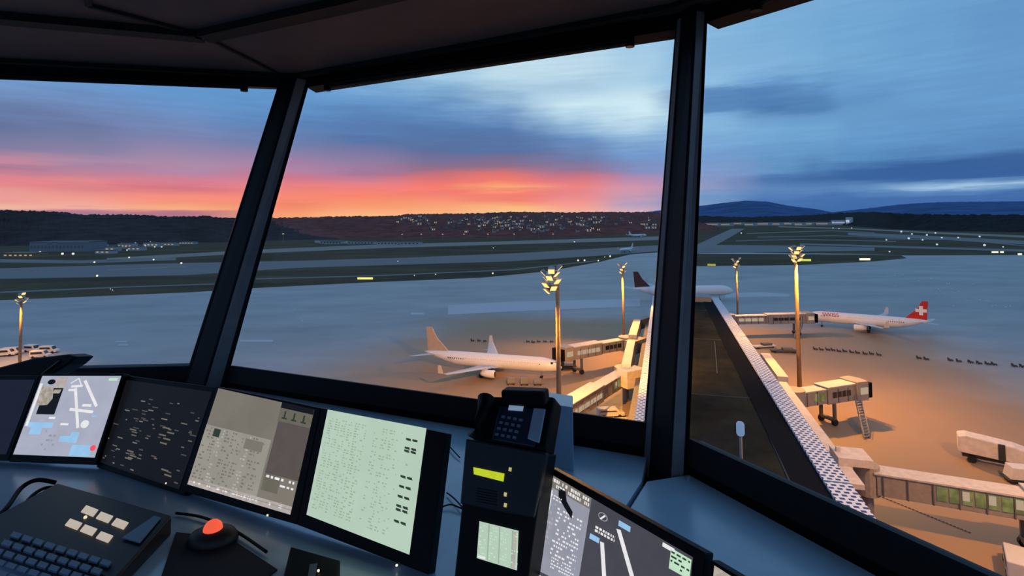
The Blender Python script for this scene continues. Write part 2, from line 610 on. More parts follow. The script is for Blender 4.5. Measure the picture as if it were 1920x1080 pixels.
strip('service_road_surface', [(590, 451), (700, 453), (790, 456)], [(590, 455), (700, 458), (790, 460)], 0.08, g_pale)
strip('service_road_surface', [(1460, 424), (1600, 428), (1750, 435), (1930, 442)], [(1460, 426), (1600, 430), (1750, 438), (1930, 446)], 0.08, g_pale)
strip('service_road_surface', [(1590, 436), (1700, 440), (1930, 452)], [(1590, 441), (1700, 446), (1930, 459)], 0.06, g_taxi)
strip('service_road_surface', [(0, 486), (150, 488), (330, 483)], [(0, 492), (150, 494), (330, 488)], 0.06, g_taxi)
strip('service_road_surface', [(-200, 556), (0, 547), (230, 537), (420, 531)], [(-200, 559), (0, 549.5), (230, 539.5), (420, 533)], 0.09, g_taxi)
strip('service_road_surface', [(480, 522), (700, 516), (960, 505), (1120, 488)], [(480, 524), (700, 518), (960, 507), (1120, 489.5)], 0.09, g_taxi)
strip('service_road_surface', [(200, 505), (350, 499)], [(200, 507), (350, 501)], 0.09, g_pale)
strip('runway_surface', [(1500, 456), (1720, 462), (1930, 468)], [(1500, 459), (1720, 466), (1930, 472)], 0.09, g_taxi)
for q in ([(1400, 437), (1560, 432), (1640, 436)], [(1380, 451), (1500, 448), (1680, 452)], [(1660, 447), (1800, 449), (1930, 461)], [(1420, 444), (1560, 441), (1700, 446)]):
    strip('service_road_surface', q, [(x, y + 1.4) for x, y in q], 0.1, g_taxi)
# worn lanes and paint lines on the apron
strip('worn_lane_surface', [(840, 572), (960, 566), (1200, 560)], [(840, 590), (960, 584), (1200, 574)], 0.06, g_mark)
strip('worn_lane_surface', [(1360, 549), (1430, 548), (1480, 552)], [(1360, 558), (1430, 556), (1480, 556)], 0.06, g_mark)
for a, b in (((450, 637), (512, 645)), ((770, 586), (795, 588))):
    strip('guide_line_marking', [(a[0], a[1]), (b[0], a[1])], [(a[0], a[1] + 4), (b[0], a[1] + 4)], 0.07, g_mark)
for a, b in (((215, 639), (238, 642)), ((222, 645), (240, 648))):
    strip('guide_line_marking', [(a[0], a[1]), (b[0], a[1])], [(a[0], b[1]), (b[0], b[1])], 0.07, g_mark)
# dashed dark line in front of the near jet bridge
mb = MB()
for k in range(30):
    t0, t1 = k / 30, (k + 0.72) / 30
    q = lambda t: G(1612 + 210 * t, 915 + 85 * t, 0.07)
    d = (q(1) - q(0)).normalized()
    s = V((-d.y, d.x, 0)) * 0.16
    mb.face([q(t0) - s, q(t1) - s, q(t1) + s, q(t0) + s])
struct('stand_line_marking', mb, g_markd)
mb = MB()
for k in range(60):
    q0 = G(880 + random.uniform(-60, 1000), random.uniform(600, 700), 0.065)
    mb.face([q0 + V((a, b, 0)) for a, b in ((-.8, -.2), (.8, -.25), (.8, .2), (-.7, .25))])

# ------------------------------------------------------------------ hills
def forest_mat(name, rgb, rgb2, scale=0.02):
    return ground_mat(name, rgb, scale, 0.3, 0.95, rgb2, (1, 1, 1), 0.05)


f_left = forest_mat('dark_forest', (44, 40, 42), (60, 48, 50))
f_mid = forest_mat('sunset_glow_forest', (96, 54, 50), (114, 66, 62))  # reddish sunset glare over the hill is put into this base colour
f_right = forest_mat('conifer_forest', (22, 25, 30), (34, 37, 42))
f_far = forest_mat('hazy_mountain_forest', (52, 82, 128), (60, 90, 134), 0.002)  # blue of the distant haze is put into this base colour


def interp(cols, x):
    for a, b in zip(cols[:-1], cols[1:]):
        if a[0] <= x <= b[0]:
            t = (x - a[0]) / (b[0] - a[0])
            t = t * t * (3 - 2 * t) if len(cols) < 6 else t
            return [p + (q - p) * t for p, q in zip(a, b)]
    return list(cols[-1])


def hill(name, cols, m, step=3.0, rough=1.0, rows=9, power=1.0):
    """cols: px, py of the crest, py of the foot, horizontal distance of the crest"""
    rnd = random.Random(name)
    x0, x1 = cols[0][0], cols[-1][0]
    n = int((x1 - x0) / step) + 1
    grid = []
    for i in range(n):
        px = x0 + step * i
        _, yt, yb, dist = interp(cols, px)
        foot = G(px, yb, 0)
        top = L2(px, yt, dist)
        col = []
        for r in range(rows + 1):
            t = r / rows
            p = foot.lerp(top, t)
            p.z = top.z * (t ** power)
            u = dist / 1000.0
            p.z += rough * u * rnd.uniform(-0.9, 0.6) * (0.4 + t) * (1 if r else 0)
            col.append(p)
        d = V((top.x - EYE.x, top.y - EYE.y, 0)).normalized()
        col.append(V((top.x, top.y, top.z * 0.8)) + d * dist * 0.12)
        col.append(V((top.x, top.y, -5)) + d * dist * 0.4)
        grid.append(col)
    mb = MB()
    R = len(grid[0])
    for c in grid:
        mb.v += c
    for i in range(n - 1):
        for r in range(R - 1):
            mb.f.append((i * R + r, (i + 1) * R + r, (i + 1) * R + r + 1, i * R + r + 1))
            mb.m.append(0)
    # close the ends and the underside so the hill is a solid body
    mb.f.append(tuple(range(R)))
    mb.f.append(tuple((n - 1) * R + r for r in reversed(range(R))))
    mb.m += [0, 0]
    return struct(name, mb, m), mb


hill('forest_hill', [(-700, 380, 470, 2300), (-60, 392, 462, 2300), (30, 394, 461, 2300), (100, 396, 460, 2300), (160, 402, 459, 2300), (250, 402, 458, 2300), (300, 405, 456, 2300), (370, 406, 455, 2300), (385, 403, 455, 2300), (400, 407, 455, 2300), (470, 410, 452, 2350), (560, 420, 450, 2350), (620, 434, 449, 2350), (660, 444, 449, 2350)], f_left, 3, 0.9)
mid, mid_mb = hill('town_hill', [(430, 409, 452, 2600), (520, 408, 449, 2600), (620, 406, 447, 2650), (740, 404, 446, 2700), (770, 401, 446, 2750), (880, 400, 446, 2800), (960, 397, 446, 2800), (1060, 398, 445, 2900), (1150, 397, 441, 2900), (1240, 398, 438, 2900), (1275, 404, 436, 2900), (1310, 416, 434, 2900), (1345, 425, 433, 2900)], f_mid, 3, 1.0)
hill('forest_ridge_hill', [(1120, 412, 423, 9000), (1180, 408, 422.5, 9000), (1260, 404, 421.5, 9000), (1300, 404, 421.5, 9000), (1400, 407, 421, 9000), (1520, 403, 421, 8500), (1570, 399, 421.5, 7500), (1640, 397, 427, 5500), (1680, 400, 430, 3000), (1760, 402, 433, 2600), (1930, 402, 436, 2500), (2500, 396, 440, 2500)], f_right, 4, 0.8)
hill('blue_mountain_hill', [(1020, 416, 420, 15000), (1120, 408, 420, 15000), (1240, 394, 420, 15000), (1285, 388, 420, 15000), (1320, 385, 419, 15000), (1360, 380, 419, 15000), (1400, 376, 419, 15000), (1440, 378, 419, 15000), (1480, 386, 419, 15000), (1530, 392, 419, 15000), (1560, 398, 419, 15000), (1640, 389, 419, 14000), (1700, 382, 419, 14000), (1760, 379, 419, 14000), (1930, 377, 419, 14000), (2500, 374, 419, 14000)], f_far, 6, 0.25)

# ------------------------------------------------------------------ town on the hillside
bvh = BVHTree.FromPolygons([tuple(p) for p in mid_mb.v], mid_mb.f)
w_house = [mat('house_wall_pale', (196, 176, 170), 0.8), mat('house_wall_grey', (134, 118, 116), 0.8), mat('house_wall_cream', (210, 180, 150), 0.8)]
m_roof = mat('house_roof_tile', (88, 60, 54), 0.85)
m_win_warm = emit('lit_house_window', (255, 205, 140), 1.4)


def house_proto(wm, w, d, h, lit):
    o = MB()
    o.box((0, 0, h / 2 - 4), (w, d, h + 8), 0, 0)
    e = 0.4
    a = [V((-w / 2 - e, -d / 2 - e, h)), V((w / 2 + e, -d / 2 - e, h)), V((w / 2 + e, d / 2 + e, h)), V((-w / 2 - e, d / 2 + e, h))]
    r1, r2 = V((-w / 2 - e, 0, h + d * 0.4)), V((w / 2 + e, 0, h + d * 0.4))
    o.face([a[0], a[1], r2, r1], 1)
    o.face([a[2], a[3], r1, r2], 1)
    o.face([a[1], a[2], r2], 0)
    o.face([a[3], a[0], r1], 0)
    for k in range(3):
        x = -w / 3 + k * w / 3
        for zz in (h * 0.3, h * 0.7):
            o.face([(x - .7, -d / 2 - .05, zz - .8), (x + .7, -d / 2 - .05, zz - .8), (x + .7, -d / 2 - .05, zz + .8), (x - .7, -d / 2 - .05, zz + .8)], 2 if (lit and k != 1) else 3)
    return o.build('town_house', [wm, m_roof, m_win_warm, m_glassdark])


protos = [house_proto(w_house[0], 10, 8, 6, False), house_proto(w_house[1], 12, 9, 7, False), house_proto(w_house[2], 9, 8, 6, True), house_proto(w_house[0], 15, 9, 9, True)]
first = list(protos)
spots = []
rnd = random.Random(3)
while len(spots) < 230:
    px = rnd.choice([rnd.uniform(745, 1235), rnd.gauss(930, 75), rnd.gauss(1020, 60)])
    py = rnd.uniform(407, 437)
    if not (745 < px < 1238):
        continue
    if py > 424 and rnd.random() < 0.55:
        continue
    d = ray(px, py)
    hit = bvh.ray_cast(EYE, d)
    if hit[0] is None:
        continue
    if any((hit[0] - q).length < 24 for q in spots):
        continue
    spots.append(hit[0].copy())
for i, p in enumerate(spots):
    k = rnd.choice([0, 0, 1, 1, 2, 3])
    if first:
        o = first.pop()
    else:
        o = protos[k].copy()
        COL.objects.link(o)
    o.location = p
    o.rotation_euler = (0, 0, rnd.uniform(-0.6, 0.6))
    tag(o, 'tiny house of the town scattered over the far hillside below the sunset', 'house', 'houses of the hillside town')

# ------------------------------------------------------------------ low buildings on the field edge
def shed(px0, px1, py, h, depth, label, wm, group=None, lit=None, cat='building', name='field_building'):
    a, b = G(px0, py, 0), G(px1, py, 0)
    w = (b - a).length
    c = (a + b) / 2
    rz = math.atan2((b - a).y, (b - a).x)
    r = thing(name, label, cat, (c.x, c.y, 0), rz, group)
    MB().box((0, depth / 2, h / 2), (w, depth, h)).build('wall', wm, r, False)
    MB().box((0, depth / 2, h + 0.3), (w + 1, depth + 1, 0.6)).build('roof', m_clad_d, r, False)
    n = max(2, int(w / 7))
    o = MB()
    for k in range(n):
        x = -w / 2 + (k + 0.5) * w / n
        o.box((x, -0.05, h * 0.5), (w / n * 0.5, 0.1, h * 0.3))
    o.build('window_band', lit or m_glassdark, r, False)
    return r


m_bpale = mat('pale_shed_wall', (176, 172, 174), 0.7)
m_bgrey = mat('grey_hangar_wall', (128, 130, 140), 0.7)
m_win_dim = emit('dim_lit_window', (235, 200, 160), 0.5)
shed(55, 158, 472, 16, 40, 'long grey hangar below the forest at the far left', m_bgrey, lit=mat('hangar_door', (120, 104, 98), 0.7))
shed(5, 62, 483, 6, 20, 'low warm-lit shed left of the grey hangar', mat('warm_shed_wall', (150, 120, 90), 0.8), lit=m_win_dim)
for i, (x0, x1, y, h) in enumerate([(168, 190, 468, 9), (196, 214, 471, 7), (220, 246, 466, 9), (238, 262, 470, 6), (268, 296, 463, 8), (300, 326, 461, 6), (335, 362, 458, 5), (178, 205, 476, 5)]):
    shed(x0, x1, y, h, 14, 'small pale block in the cluster beside the grey hangar', m_bpale, 'pale blocks beside the grey hangar', lit=m_win_dim)
for x0, x1, y, lab in [(600, 640, 457, 'leftmost of the long pale sheds beyond the runway'), (652, 700, 458, 'second of the long pale sheds beyond the runway, from the left'), (707, 745, 459, 'third of the long pale sheds beyond the runway, from the left'), (750, 786, 459, 'rightmost of the long pale sheds beyond the runway')]:
    shed(x0, x1, y, 5, 16, lab, m_bpale, 'long pale sheds beyond the runway')
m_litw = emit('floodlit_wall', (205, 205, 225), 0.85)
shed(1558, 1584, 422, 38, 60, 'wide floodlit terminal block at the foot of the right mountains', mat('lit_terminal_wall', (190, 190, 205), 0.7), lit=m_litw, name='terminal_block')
shed(1586, 1593, 422.5, 58, 40, 'narrow bright tower block beside the floodlit terminal block', mat('lit_tower_wall', (215, 215, 225), 0.7), lit=emit('tower_lit_glass', (235, 235, 245), 1.0), name='tower_block')
for x0, x1 in [(1322, 1346), (1352, 1368), (1374, 1390), (1396, 1412), (1420, 1440), (1448, 1462), (1470, 1484), (1490, 1504), (1508, 1522), (1530, 1552)]:
    y = 423 + 1.2 * math.sin(x0)
    shed(x0, x1, y, 26, 50, 'small pale block in the far settlement left of the floodlit terminal', m_bpale, 'blocks of the far settlement', lit=m_win_dim)

# ------------------------------------------------------------------ airfield lights and signs
def light_proto(name, m, r):
    rt = thing(name, 'x', 'light')
    MB().tube([(0, 0, 0), (0, 0, r * 0.9)], r * 0.35, 8).build('base', m_grey, rt, False)
    MB().ball((0, 0, r * 1.2), r * 0.75, 8, 6).build('lens', m, rt, False, smooth=True)
    return rt


def place_lights(proto, spots, label, group):
    for i, s in enumerate(spots):
        px, py = s[0], s[1]
        o = proto if i == 0 else copy_tree(proto)
        p = G(px, py, 0)
        o.location = (p.x, p.y, 0.03)
        k = 0.78 * (s[2] if len(s) > 2 else 1.0) * p.length / 1000.0
        o.scale = (k, k, k)
        tag(o, label, 'light', group)


m_l_cool = emit('airfield_light_cool', (200, 212, 230), 1.0)
m_l_teal = emit('taxi_light_teal', (120, 190, 215), 0.55)
m_l_warm = emit('fence_light_warm', (255, 220, 170), 1.3)
place_lights(light_proto('runway_light', m_lampw, 2.0), [(23, 479), (75, 475), (117, 479, 1.3), (137, 479, 1.3), (177, 494), (182, 520, 1.2), (242, 485), (340, 496, 1.2), (288, 489), (207, 543, .5), (211, 545, .5)], 'small white light on the field left of the leaning pillar', 'airfield lights left of the leaning pillar')
place_lights(light_proto('runway_light', m_l_cool, 1.8), [(177, 464), (213, 474), (233, 465), (238, 471), (293, 452), (273, 463), (290, 465), (303, 465), (313, 458), (254, 458), (262, 467), (282, 456), (228, 459), (306, 452)], 'tiny cool light among the pale blocks beside the grey hangar', 'lights among the pale blocks')
place_lights(light_proto('runway_light', m_lampw, 1.9), [(777, 518, .8), (817, 516, .9), (924, 515, 1.4), (1084, 491, 1.5), (1096, 491, 1.5), (1122, 491, 1.2), (1144, 483, 1.4), (746, 491, .6), (1134, 483, .7), (1077, 455, .9), (925, 466, .7)], 'small white light on the grass between the two pillars', 'airfield lights between the pillars')
place_lights(light_proto('runway_light', m_l_cool, 1.9), [(1690, 437, 1.3), (1710, 441), (1704, 450, 1.4), (1662, 452), (1738, 443, 1.1), (1754, 439), (1766, 448), (1797, 448), (1837, 446, 1.1), (1757, 461, 1.2), (1846, 463, 1.4), (1668, 474), (1730, 452), (1881, 465, .8), (1617, 415.5), (1597, 429, .7), (1390, 439, 1), (1562, 429, .7), (1573, 430, .7)], 'small cool white light on the dark field at the right', 'airfield lights at the right')
tl = []
rt = random.Random(11)
for k in range(46):
    t = rt.random()
    tl.append((1655 + 230 * t + rt.uniform(-10, 14), 508 + 66 * t + rt.gauss(0, 9), rt.uniform(.5, 1.1)))
place_lights(light_proto('taxiway_light', m_l_teal, 1.1), tl, 'tiny teal ground light on the blue apron beyond the red-tailed aircraft', 'teal ground lights on the right apron')
place_lights(light_proto('taxiway_light', m_l_teal, 1.1), [(546, 577, .8), (553, 583), (558, 592), (563, 598, 1.1), (567, 603, 1.2), (550, 588, .7), (560, 600, .7), (688, 563, 1.1), (683, 562, .6), (692, 570, .6)], 'tiny teal ground light on the blue apron right of the leaning pillar', 'teal ground lights near the leaning pillar')


def lamp_post(px, py, h, label, group):
    p = G(px, py, 0)
    r = thing('street_lamp', label, 'street lamp', (p.x, p.y, 0), 0, group)
    MB().tube([(0, 0, 0), (0, 0, h)], [0.35, 0.22], 8).build('pole', m_steel, r, False)
    MB().box((0, -0.6, h + 0.2), (3.2, 2.0, 0.9)).build('lamp_head', m_l_warm, r, False)


for px, py, h in [(754, 449, 13), (790, 449, 13), (830, 449, 13), (870, 449, 13), (915, 448, 12), (964, 448, 12), (1037, 447, 11)]:
    lamp_post(px, py, h, 'one of a row of street lamps along the far edge of the field', 'street lamps along the far field edge')
lamp_post(1010, 447, 24, 'tall bright street lamp standing above the far row of lamps', None)
lamp_post(531, 455, 20, 'solitary yellow street lamp just right of the leaning pillar', None)


def sign(px0, px1, py, h, m, label):
    a, b = G(px0, py, 0), G(px1, py, 0)
    c = (a + b) / 2
    w = (b - a).length
    r = thing('guidance_sign', label, 'sign', (c.x, c.y, 0.05), math.atan2((b - a).y, (b - a).x))
    MB().box((0, 0, 0.3 + h / 2), (w, 0.4, h)).build('housing', m_black, r, False)
    MB().box((0, -0.25, 0.3 + h / 2), (w * 0.96, 0.12, h * 0.8)).build('lit_face', m, r, False)
    MB().box((-w * .3, 0, 0.15), (0.2, 0.3, 0.3)).build('leg', m_grey, r, False)
    MB().box((w * .3, 0, 0.15), (0.2, 0.3, 0.3)).build('leg', m_grey, r, False)


y1 = emit('sign_yellow', (255, 235, 130), 1.4)
y2 = emit('sign_pale', (240, 240, 200), 1.5)
y3 = emit('sign_dim_yellow', (170, 165, 80), 0.9)
y4 = emit('sign_lime', (200, 210, 90), 1.1)
sign(670, 700, 525, 1.7, y1, 'glowing yellow guidance sign on the grass between the pillars')
sign(1326, 1342, 500, 2.4, y3, 'dim yellow guidance sign right beside the upright pillar')
sign(1501, 1521, 491, 2.6, y4, 'lime yellow guidance sign right of the tall right mast head')
sign(1611, 1632, 489, 2.4, y2, 'pale glowing guidance sign at the tip of the grass island')
sign(1859, 1872, 475, 2.2, y2, 'bright guidance sign near the right edge, left one of a close pair')
sign(1875, 1882, 475, 2.2, y2, 'short bright guidance sign, right one of a close pair')
sign(1908, 1916, 479, 2.2, y2, 'small bright guidance sign nearest the right edge of the view')

# ------------------------------------------------------------------ floodlight masts
def mast(px, py_base, px_top, py_top, label, power, aim=None, r0=0.45, spread=2.0, n=8, tilt=0.0, seed=1, off=0.0):
    m_mast = mat('mast_lamplit_tan', (146, 118, 88), 0.6, noise=2, spec=.2)  # golden lamplight along the poles is tinted into this colour
    b = G(px, py_base, 0)
    dist = math.hypot(b.x, b.y)
    d = ray(px_top, py_top)
    h = EYE.z + d.z / math.hypot(d.x, d.y) * dist
    r = thing('floodlight_mast', label, 'floodlight mast', (b.x, b.y, 0))
    o = MB()
    o.tube([(0, 0, 0), (0, 0, h * 0.5), (0, 0, h)], [r0 * 1.1, r0 * 0.95, r0 * 0.75], 14)
    o.build('pole', m_mast, r, False, smooth=True)
    MB().tube([(0, 0, 0), (0, 0, 0.5)], [r0 * 2.2, r0 * 2.0], 14).build('foot', m_concrete_pale, r, False)
    o = MB()
    ring = [(spread * 0.5 * math.cos(2 * PI * k / 16) + off, spread * 0.5 * math.sin(2 * PI * k / 16), h - 0.2) for k in range(17)]
    o.tube(ring, 0.12, 6)
    o.bar((-spread * .5 + off, 0, h - .2), (spread * .5 + off, 0, h - .2), .18, .18)
    o.bar((off, -spread * .5, h - .2), (off, spread * .5, h - .2), .18, .18)
    o.build('head_frame', m_steel, r, False)
    rn = random.Random(seed)
    for k in range(n):
        a = 2 * PI * k / n + 0.3
        rad = spread * (0.5 if k % 2 else 0.32)
        zz = h - spread * 0.35 + (k % 4) * spread * 0.36 + tilt * math.cos(a)
        c = V((rad * math.cos(a) + off, rad * math.sin(a), zz))
        out = V((math.cos(a), math.sin(a), -1.0)).normalized()
        sd = V((-math.sin(a), math.cos(a), 0))
        up = out.cross(sd)
        s = spread * 0.21
        q = [c + sd * s + up * s, c - sd * s + up * s, c - sd * s - up * s, c + sd * s - up * s]
        f = MB().loft(q, [p - out * s * 0.9 - (p - c) * 0.45 for p in q]).build('floodlight', m_steel, r, False)
        MB().prism([p + (c - p) * 0.12 + out * 0.02 for p in q], out * 0.06).build('lens', m_lamp, f, False)
    if power:
        ld = bpy.data.lights.new('sodium_lamp', 'SPOT')
        ld.energy = power
        ld.color = (1.0, 0.415, 0.05)
        ld.spot_size = math.radians(160)
        ld.spot_blend = 0.5
        ld.shadow_soft_size = 0.8
        lo = bpy.data.objects.new('sodium_lamp', ld)
        COL.objects.link(lo)
        lo.location = (b.x, b.y, h - 1.6)
        if aim:
            t = V((aim[0], aim[1], 0)) - lo.location
            lo.location += V((t.x, t.y, 0)).normalized() * 1.6
            lo.rotation_euler = t.to_track_quat('-Z', 'Y').to_euler()
    return r


KW = 60000
mast(1050, 905, 1036, 530, 'tall floodlight mast in front of the white aircraft on the left apron', KW * 2.5, (6, 116), 0.40, 2.6, 16, 0.4, 1, -0.9)
mast(1500, 745, 1486, 480, 'tall bright floodlight mast left of the red-tailed aircraft', KW * 1.5, (74, 118), 0.45, 2.5, 16, 0.2, 2, 0.3)
mast(1170, 660, 1161, 505, 'slim floodlight mast left of the upright pillar, above the jet bridges', KW * 1.0, (24, 148), 0.36, 2.2, 8, 0.2, 3)
mast(1384, 622, 1382, 495, 'slim floodlight mast beyond the end of the long roof, right of the upright pillar', KW * 0.5, (95, 185), 0.36, 2.4, 8, 0.2, 4)
mast(37, 682, 42, 562, 'floodlight mast at the far left above the parked vans', KW * 0.35, (-150, 150), 0.36, 2.3, 8, 0.2, 5)
mast(2560, 1412, 2560, 330, 'added unseen floodlight mast beyond the right edge of the view', KW * 1.6, (60, 56), 0.45, 2.4, 10, 0.2, 6)  # added mast out of view, brightens the near bridge and right stands

# ------------------------------------------------------------------ pier building under the tower
ZR = 14.0
RA, RB = G(1545, 850, ZR), G(1345, 560, ZR)
LA, LB = G(1195, 790, ZR), G(1228, 575, ZR)
dirp = (RB - RA).normalized()
side = V((dirp.y, -dirp.x, 0))
RB = RA + dirp * ((RB - RA).length)
Rn = RA - dirp * 34
wid = (RA - LA).dot(side)


def dk(s, t, z):
    """pier coordinates: s along the pier from its near end, t to the right of the right edge"""
    p = Rn + dirp * s + side * t
    return V((p.x, p.y, z))


LEN = (RB - Rn).length
pier = thing('pier_building', 'long dark flat roofed pier building running away below the tower', 'building', dk(0, -wid / 2, 0))
m_roofd = ground_mat('dark_roof_felt', (30, 31, 30), 0.12, 0.3, 0.95, (42, 42, 34), (1, 1, 1), 0.02)
MB().prism([dk(0, -wid, ZR - .5), dk(LEN, -wid, ZR - .5), dk(LEN, 0, ZR - .5), dk(0, 0, ZR - .5)], (0, 0, .5)).build('roof', m_roofd, pier)
MB().prism([dk(0.5, -wid + .5, 0), dk(LEN - .5, -wid + .5, 0), dk(LEN - .5, -.5, 0), dk(0.5, -.5, 0)], (0, 0, ZR - .5)).build('facade', mat('pier_facade', (110, 104, 100), 0.6), pier)
o = MB()
for k in range(int(LEN / 7)):
    for t in (-wid + .45, -.45):
        p = dk(4 + k * 7, t, 9.6)
        o.box(p, (0.3, 5.2, 3.0), -math.atan2(dirp.x, dirp.y))
o.build('window_band', m_glassdark, pier)


def grid_mat():
    m = bpy.data.materials.new('perforated_cornice')
    m.use_nodes = True
    nt = m.node_tree
    N, K = nt.nodes, nt.links
    b = N['Principled BSDF']
    tc = N.new('ShaderNodeTexCoord')
    mp = N.new('ShaderNodeMapping')
    mp.inputs['Rotation'].default_value = (0, 0, math.atan2(dirp.x, dirp.y) + 0.0)
    K.new(tc.outputs['Object'], mp.inputs['Vector'])
    br = N.new('ShaderNodeTexBrick')
    br.inputs['Color1'].default_value = L((30, 56, 110))
    br.inputs['Color2'].default_value = L((44, 70, 124))
    br.inputs['Mortar'].default_value = L((222, 224, 230))
    br.inputs['Scale'].default_value = 1.0
    br.inputs['Mortar Size'].default_value = 0.15
    br.inputs['Brick Width'].default_value = 0.74
    br.inputs['Row Height'].default_value = 0.66
    br.inputs['Mortar Smooth'].default_value = 0.1
    K.new(mp.outputs[0], br.inputs['Vector'])
    K.new(br.outputs['Color'], b.inputs['Base Color'])
    b.inputs['Roughness'].default_value = 0.5
    return m


m_grid = grid_mat()
for (t0, t1, nm) in ((-2.0, 0.35, 'cornice_grid'), (-wid - 0.35, -wid + 1.35, 'cornice_grid')):
    o = MB()
    segs = [(0, 26), (26.3, 60), (60.3, 95), (95.3, LEN)]
    for s0, s1 in segs:
        lift = 0.35
        o.prism([dk(s0, t0, ZR + .02), dk(s1, t0, ZR + .02), dk(s1, t1, ZR + .02), dk(s0, t1, ZR + .02)], (0, 0, lift))
    o.build(nm, m_grid, pier)
# seams and low strips on the roof
MB().prism([dk(2, -5.0, ZR + .02), dk(LEN - 1, -5.0, ZR + .02), dk(LEN - 1, -2.05, ZR + .02), dk(2, -2.05, ZR + .02)], (0, 0, .12)).build('roof_border', mat('roof_border_felt', (22, 23, 27), .95, spec=.02), pier)
o = MB()
for px0, py0, px1, py1 in ((1386, 690, 1500, 945), (1340, 640, 1345, 700)):
    a, b = G(px0, py0, ZR + .04), G(px1, py1, ZR + .04)
    o.bar(a, b, .16, .08)
for k in range(3):
    s = 52 + k * 40
    o.bar(dk(s, -wid + 2, ZR + .03), dk(s, -2.4, ZR + .03), .12, .05)
o.build('roof_seam', mat('seam_metal', (58, 55, 52), 0.7), pier)
o = MB()
o.prism([dk(LEN - 9, -wid + 2, ZR), dk(LEN - 1, -wid + 2, ZR), dk(LEN - 1, -2.5, ZR), dk(LEN - 9, -2.5, ZR)], (0, 0, 1.6))
o.build('roof_plant', m_grey, pier)
# gangway along the right flank, its parapet stepped round the bridge heads
m_gang = mat('gangway_roofing', (214, 200, 192), 0.7, noise=1.2)
o = MB()
o.prism([dk(41, 0.4, 7.4), dk(84, 0.4, 7.4), dk(84, 6.0, 7.4), dk(41, 6.0, 7.4)], (0, 0, .6))
o.build('gangway_roof', m_gang, pier)
o = MB()
o.prism([dk(84.5, 0.4, 6.6), dk(LEN - 3, 0.4, 6.6), dk(LEN - 3, 5.0, 6.6), dk(84.5, 5.0, 6.6)], (0, 0, .5))
o.build('gangway_roof', m_concrete_pale, pier)
o = MB()
o.prism([dk(86, 4.8, 7.2), dk(106, 4.8, 7.2), dk(106, 6.8, 7.2), dk(86, 6.8, 7.2)], (0, 0, 1.3))
o.build('gangway_head', m_concrete_pale, pier)
o = MB()
o.prism([dk(46, 4.6, 8.02), dk(50, 4.6, 8.02), dk(50, 8.6, 8.02), dk(46, 8.6, 8.02)], (0, 0, 1.0))
o.prism([dk(48, 4.9, 9.02), dk(48.4, 4.9, 9.02), dk(48.4, 5.4, 9.02), dk(48, 5.4, 9.02)], (0, 0, .6))
o.build('gangway_head', m_gang, pier)
o = MB()
o.prism([dk(42, 0.6, 3.4), dk(LEN - 3, 0.6, 3.4), dk(LEN - 3, 5.0, 3.4), dk(42, 5.0, 3.4)], (0, 0, 4.0))
o.build('gangway_wall', m_clad, pier)
for k in range(10):
    MB().box(dk(44 + k * 11, 4.6, 1.7), (.5, .5, 3.4)).build('gangway_column', m_grey, pier)
# gangway along the left flank
lw = -wid
w_l = mat('left_gangway_roofing', (232, 214, 190), 0.6)


def left_strip(px0, py0, px1, py1, w, z, h, name, m):
    a, b = G(px0, py0, z), G(px1, py1, z)
    d = (b - a).normalized()
    s = V((-d.y, d.x, 0)) * w / 2
    MB().prism([a - s + V((0, 0, -h)), b - s + V((0, 0, -h)), b + s + V((0, 0, -h)), a + s + V((0, 0, -h))], (0, 0, h)).build(name, m, pier)


left_strip(1195, 598, 1186, 628, 2.2, 8.6, 3.6, 'gangway_roof', m_concrete_pale)
left_strip(1184, 637, 1174, 683, 2.0, 9.0, 4.2, 'gangway_roof', w_l)
left_strip(1204, 632, 1180, 640, 3.0, 7.6, 3.4, 'gangway_link', m_clad)
left_strip(1200, 688, 1166, 694, 3.4, 8.4, 3.6, 'gangway_link', m_gang)
left_strip(1216, 592, 1192, 600, 3.0, 8.2, 3.0, 'gangway_link', m_clad)
MB().prism([dk(20, lw - .3, 3.6), dk(LEN - 3, lw - .3, 3.6), dk(LEN - 3, lw - 2.6, 3.6), dk(20, lw - 2.6, 3.6)], (0, 0, 3.2)).build('gangway_wall', m_clad_d, pier)
# roof mast
p = G(1390, 868, ZR)
r = thing('roof_post', 'short post with a pale blue cap standing on the dark pier roof', 'post', (p.x, p.y, ZR))
MB().tube([(0, 0, 0), (0, 0, 2.9)], 0.16, 10).build('post', m_clad, r, False)
MB().tube([(0, 0, 2.9), (0, 0, 3.1), (0, 0, 4.1), (0, 0, 4.3)], [0.3, 0.42, 0.42, 0.3], 12).build('cap', emit('post_cap_lamp', (150, 185, 235), 0.5), r, False, smooth=True)

# ------------------------------------------------------------------ jet bridges
m_green = emit('green_lit_panel', (150, 148, 88), 0.5, 0.35, 0.9)
m_pinkl = emit('pale_lit_pane', (225, 195, 165), 0.6)


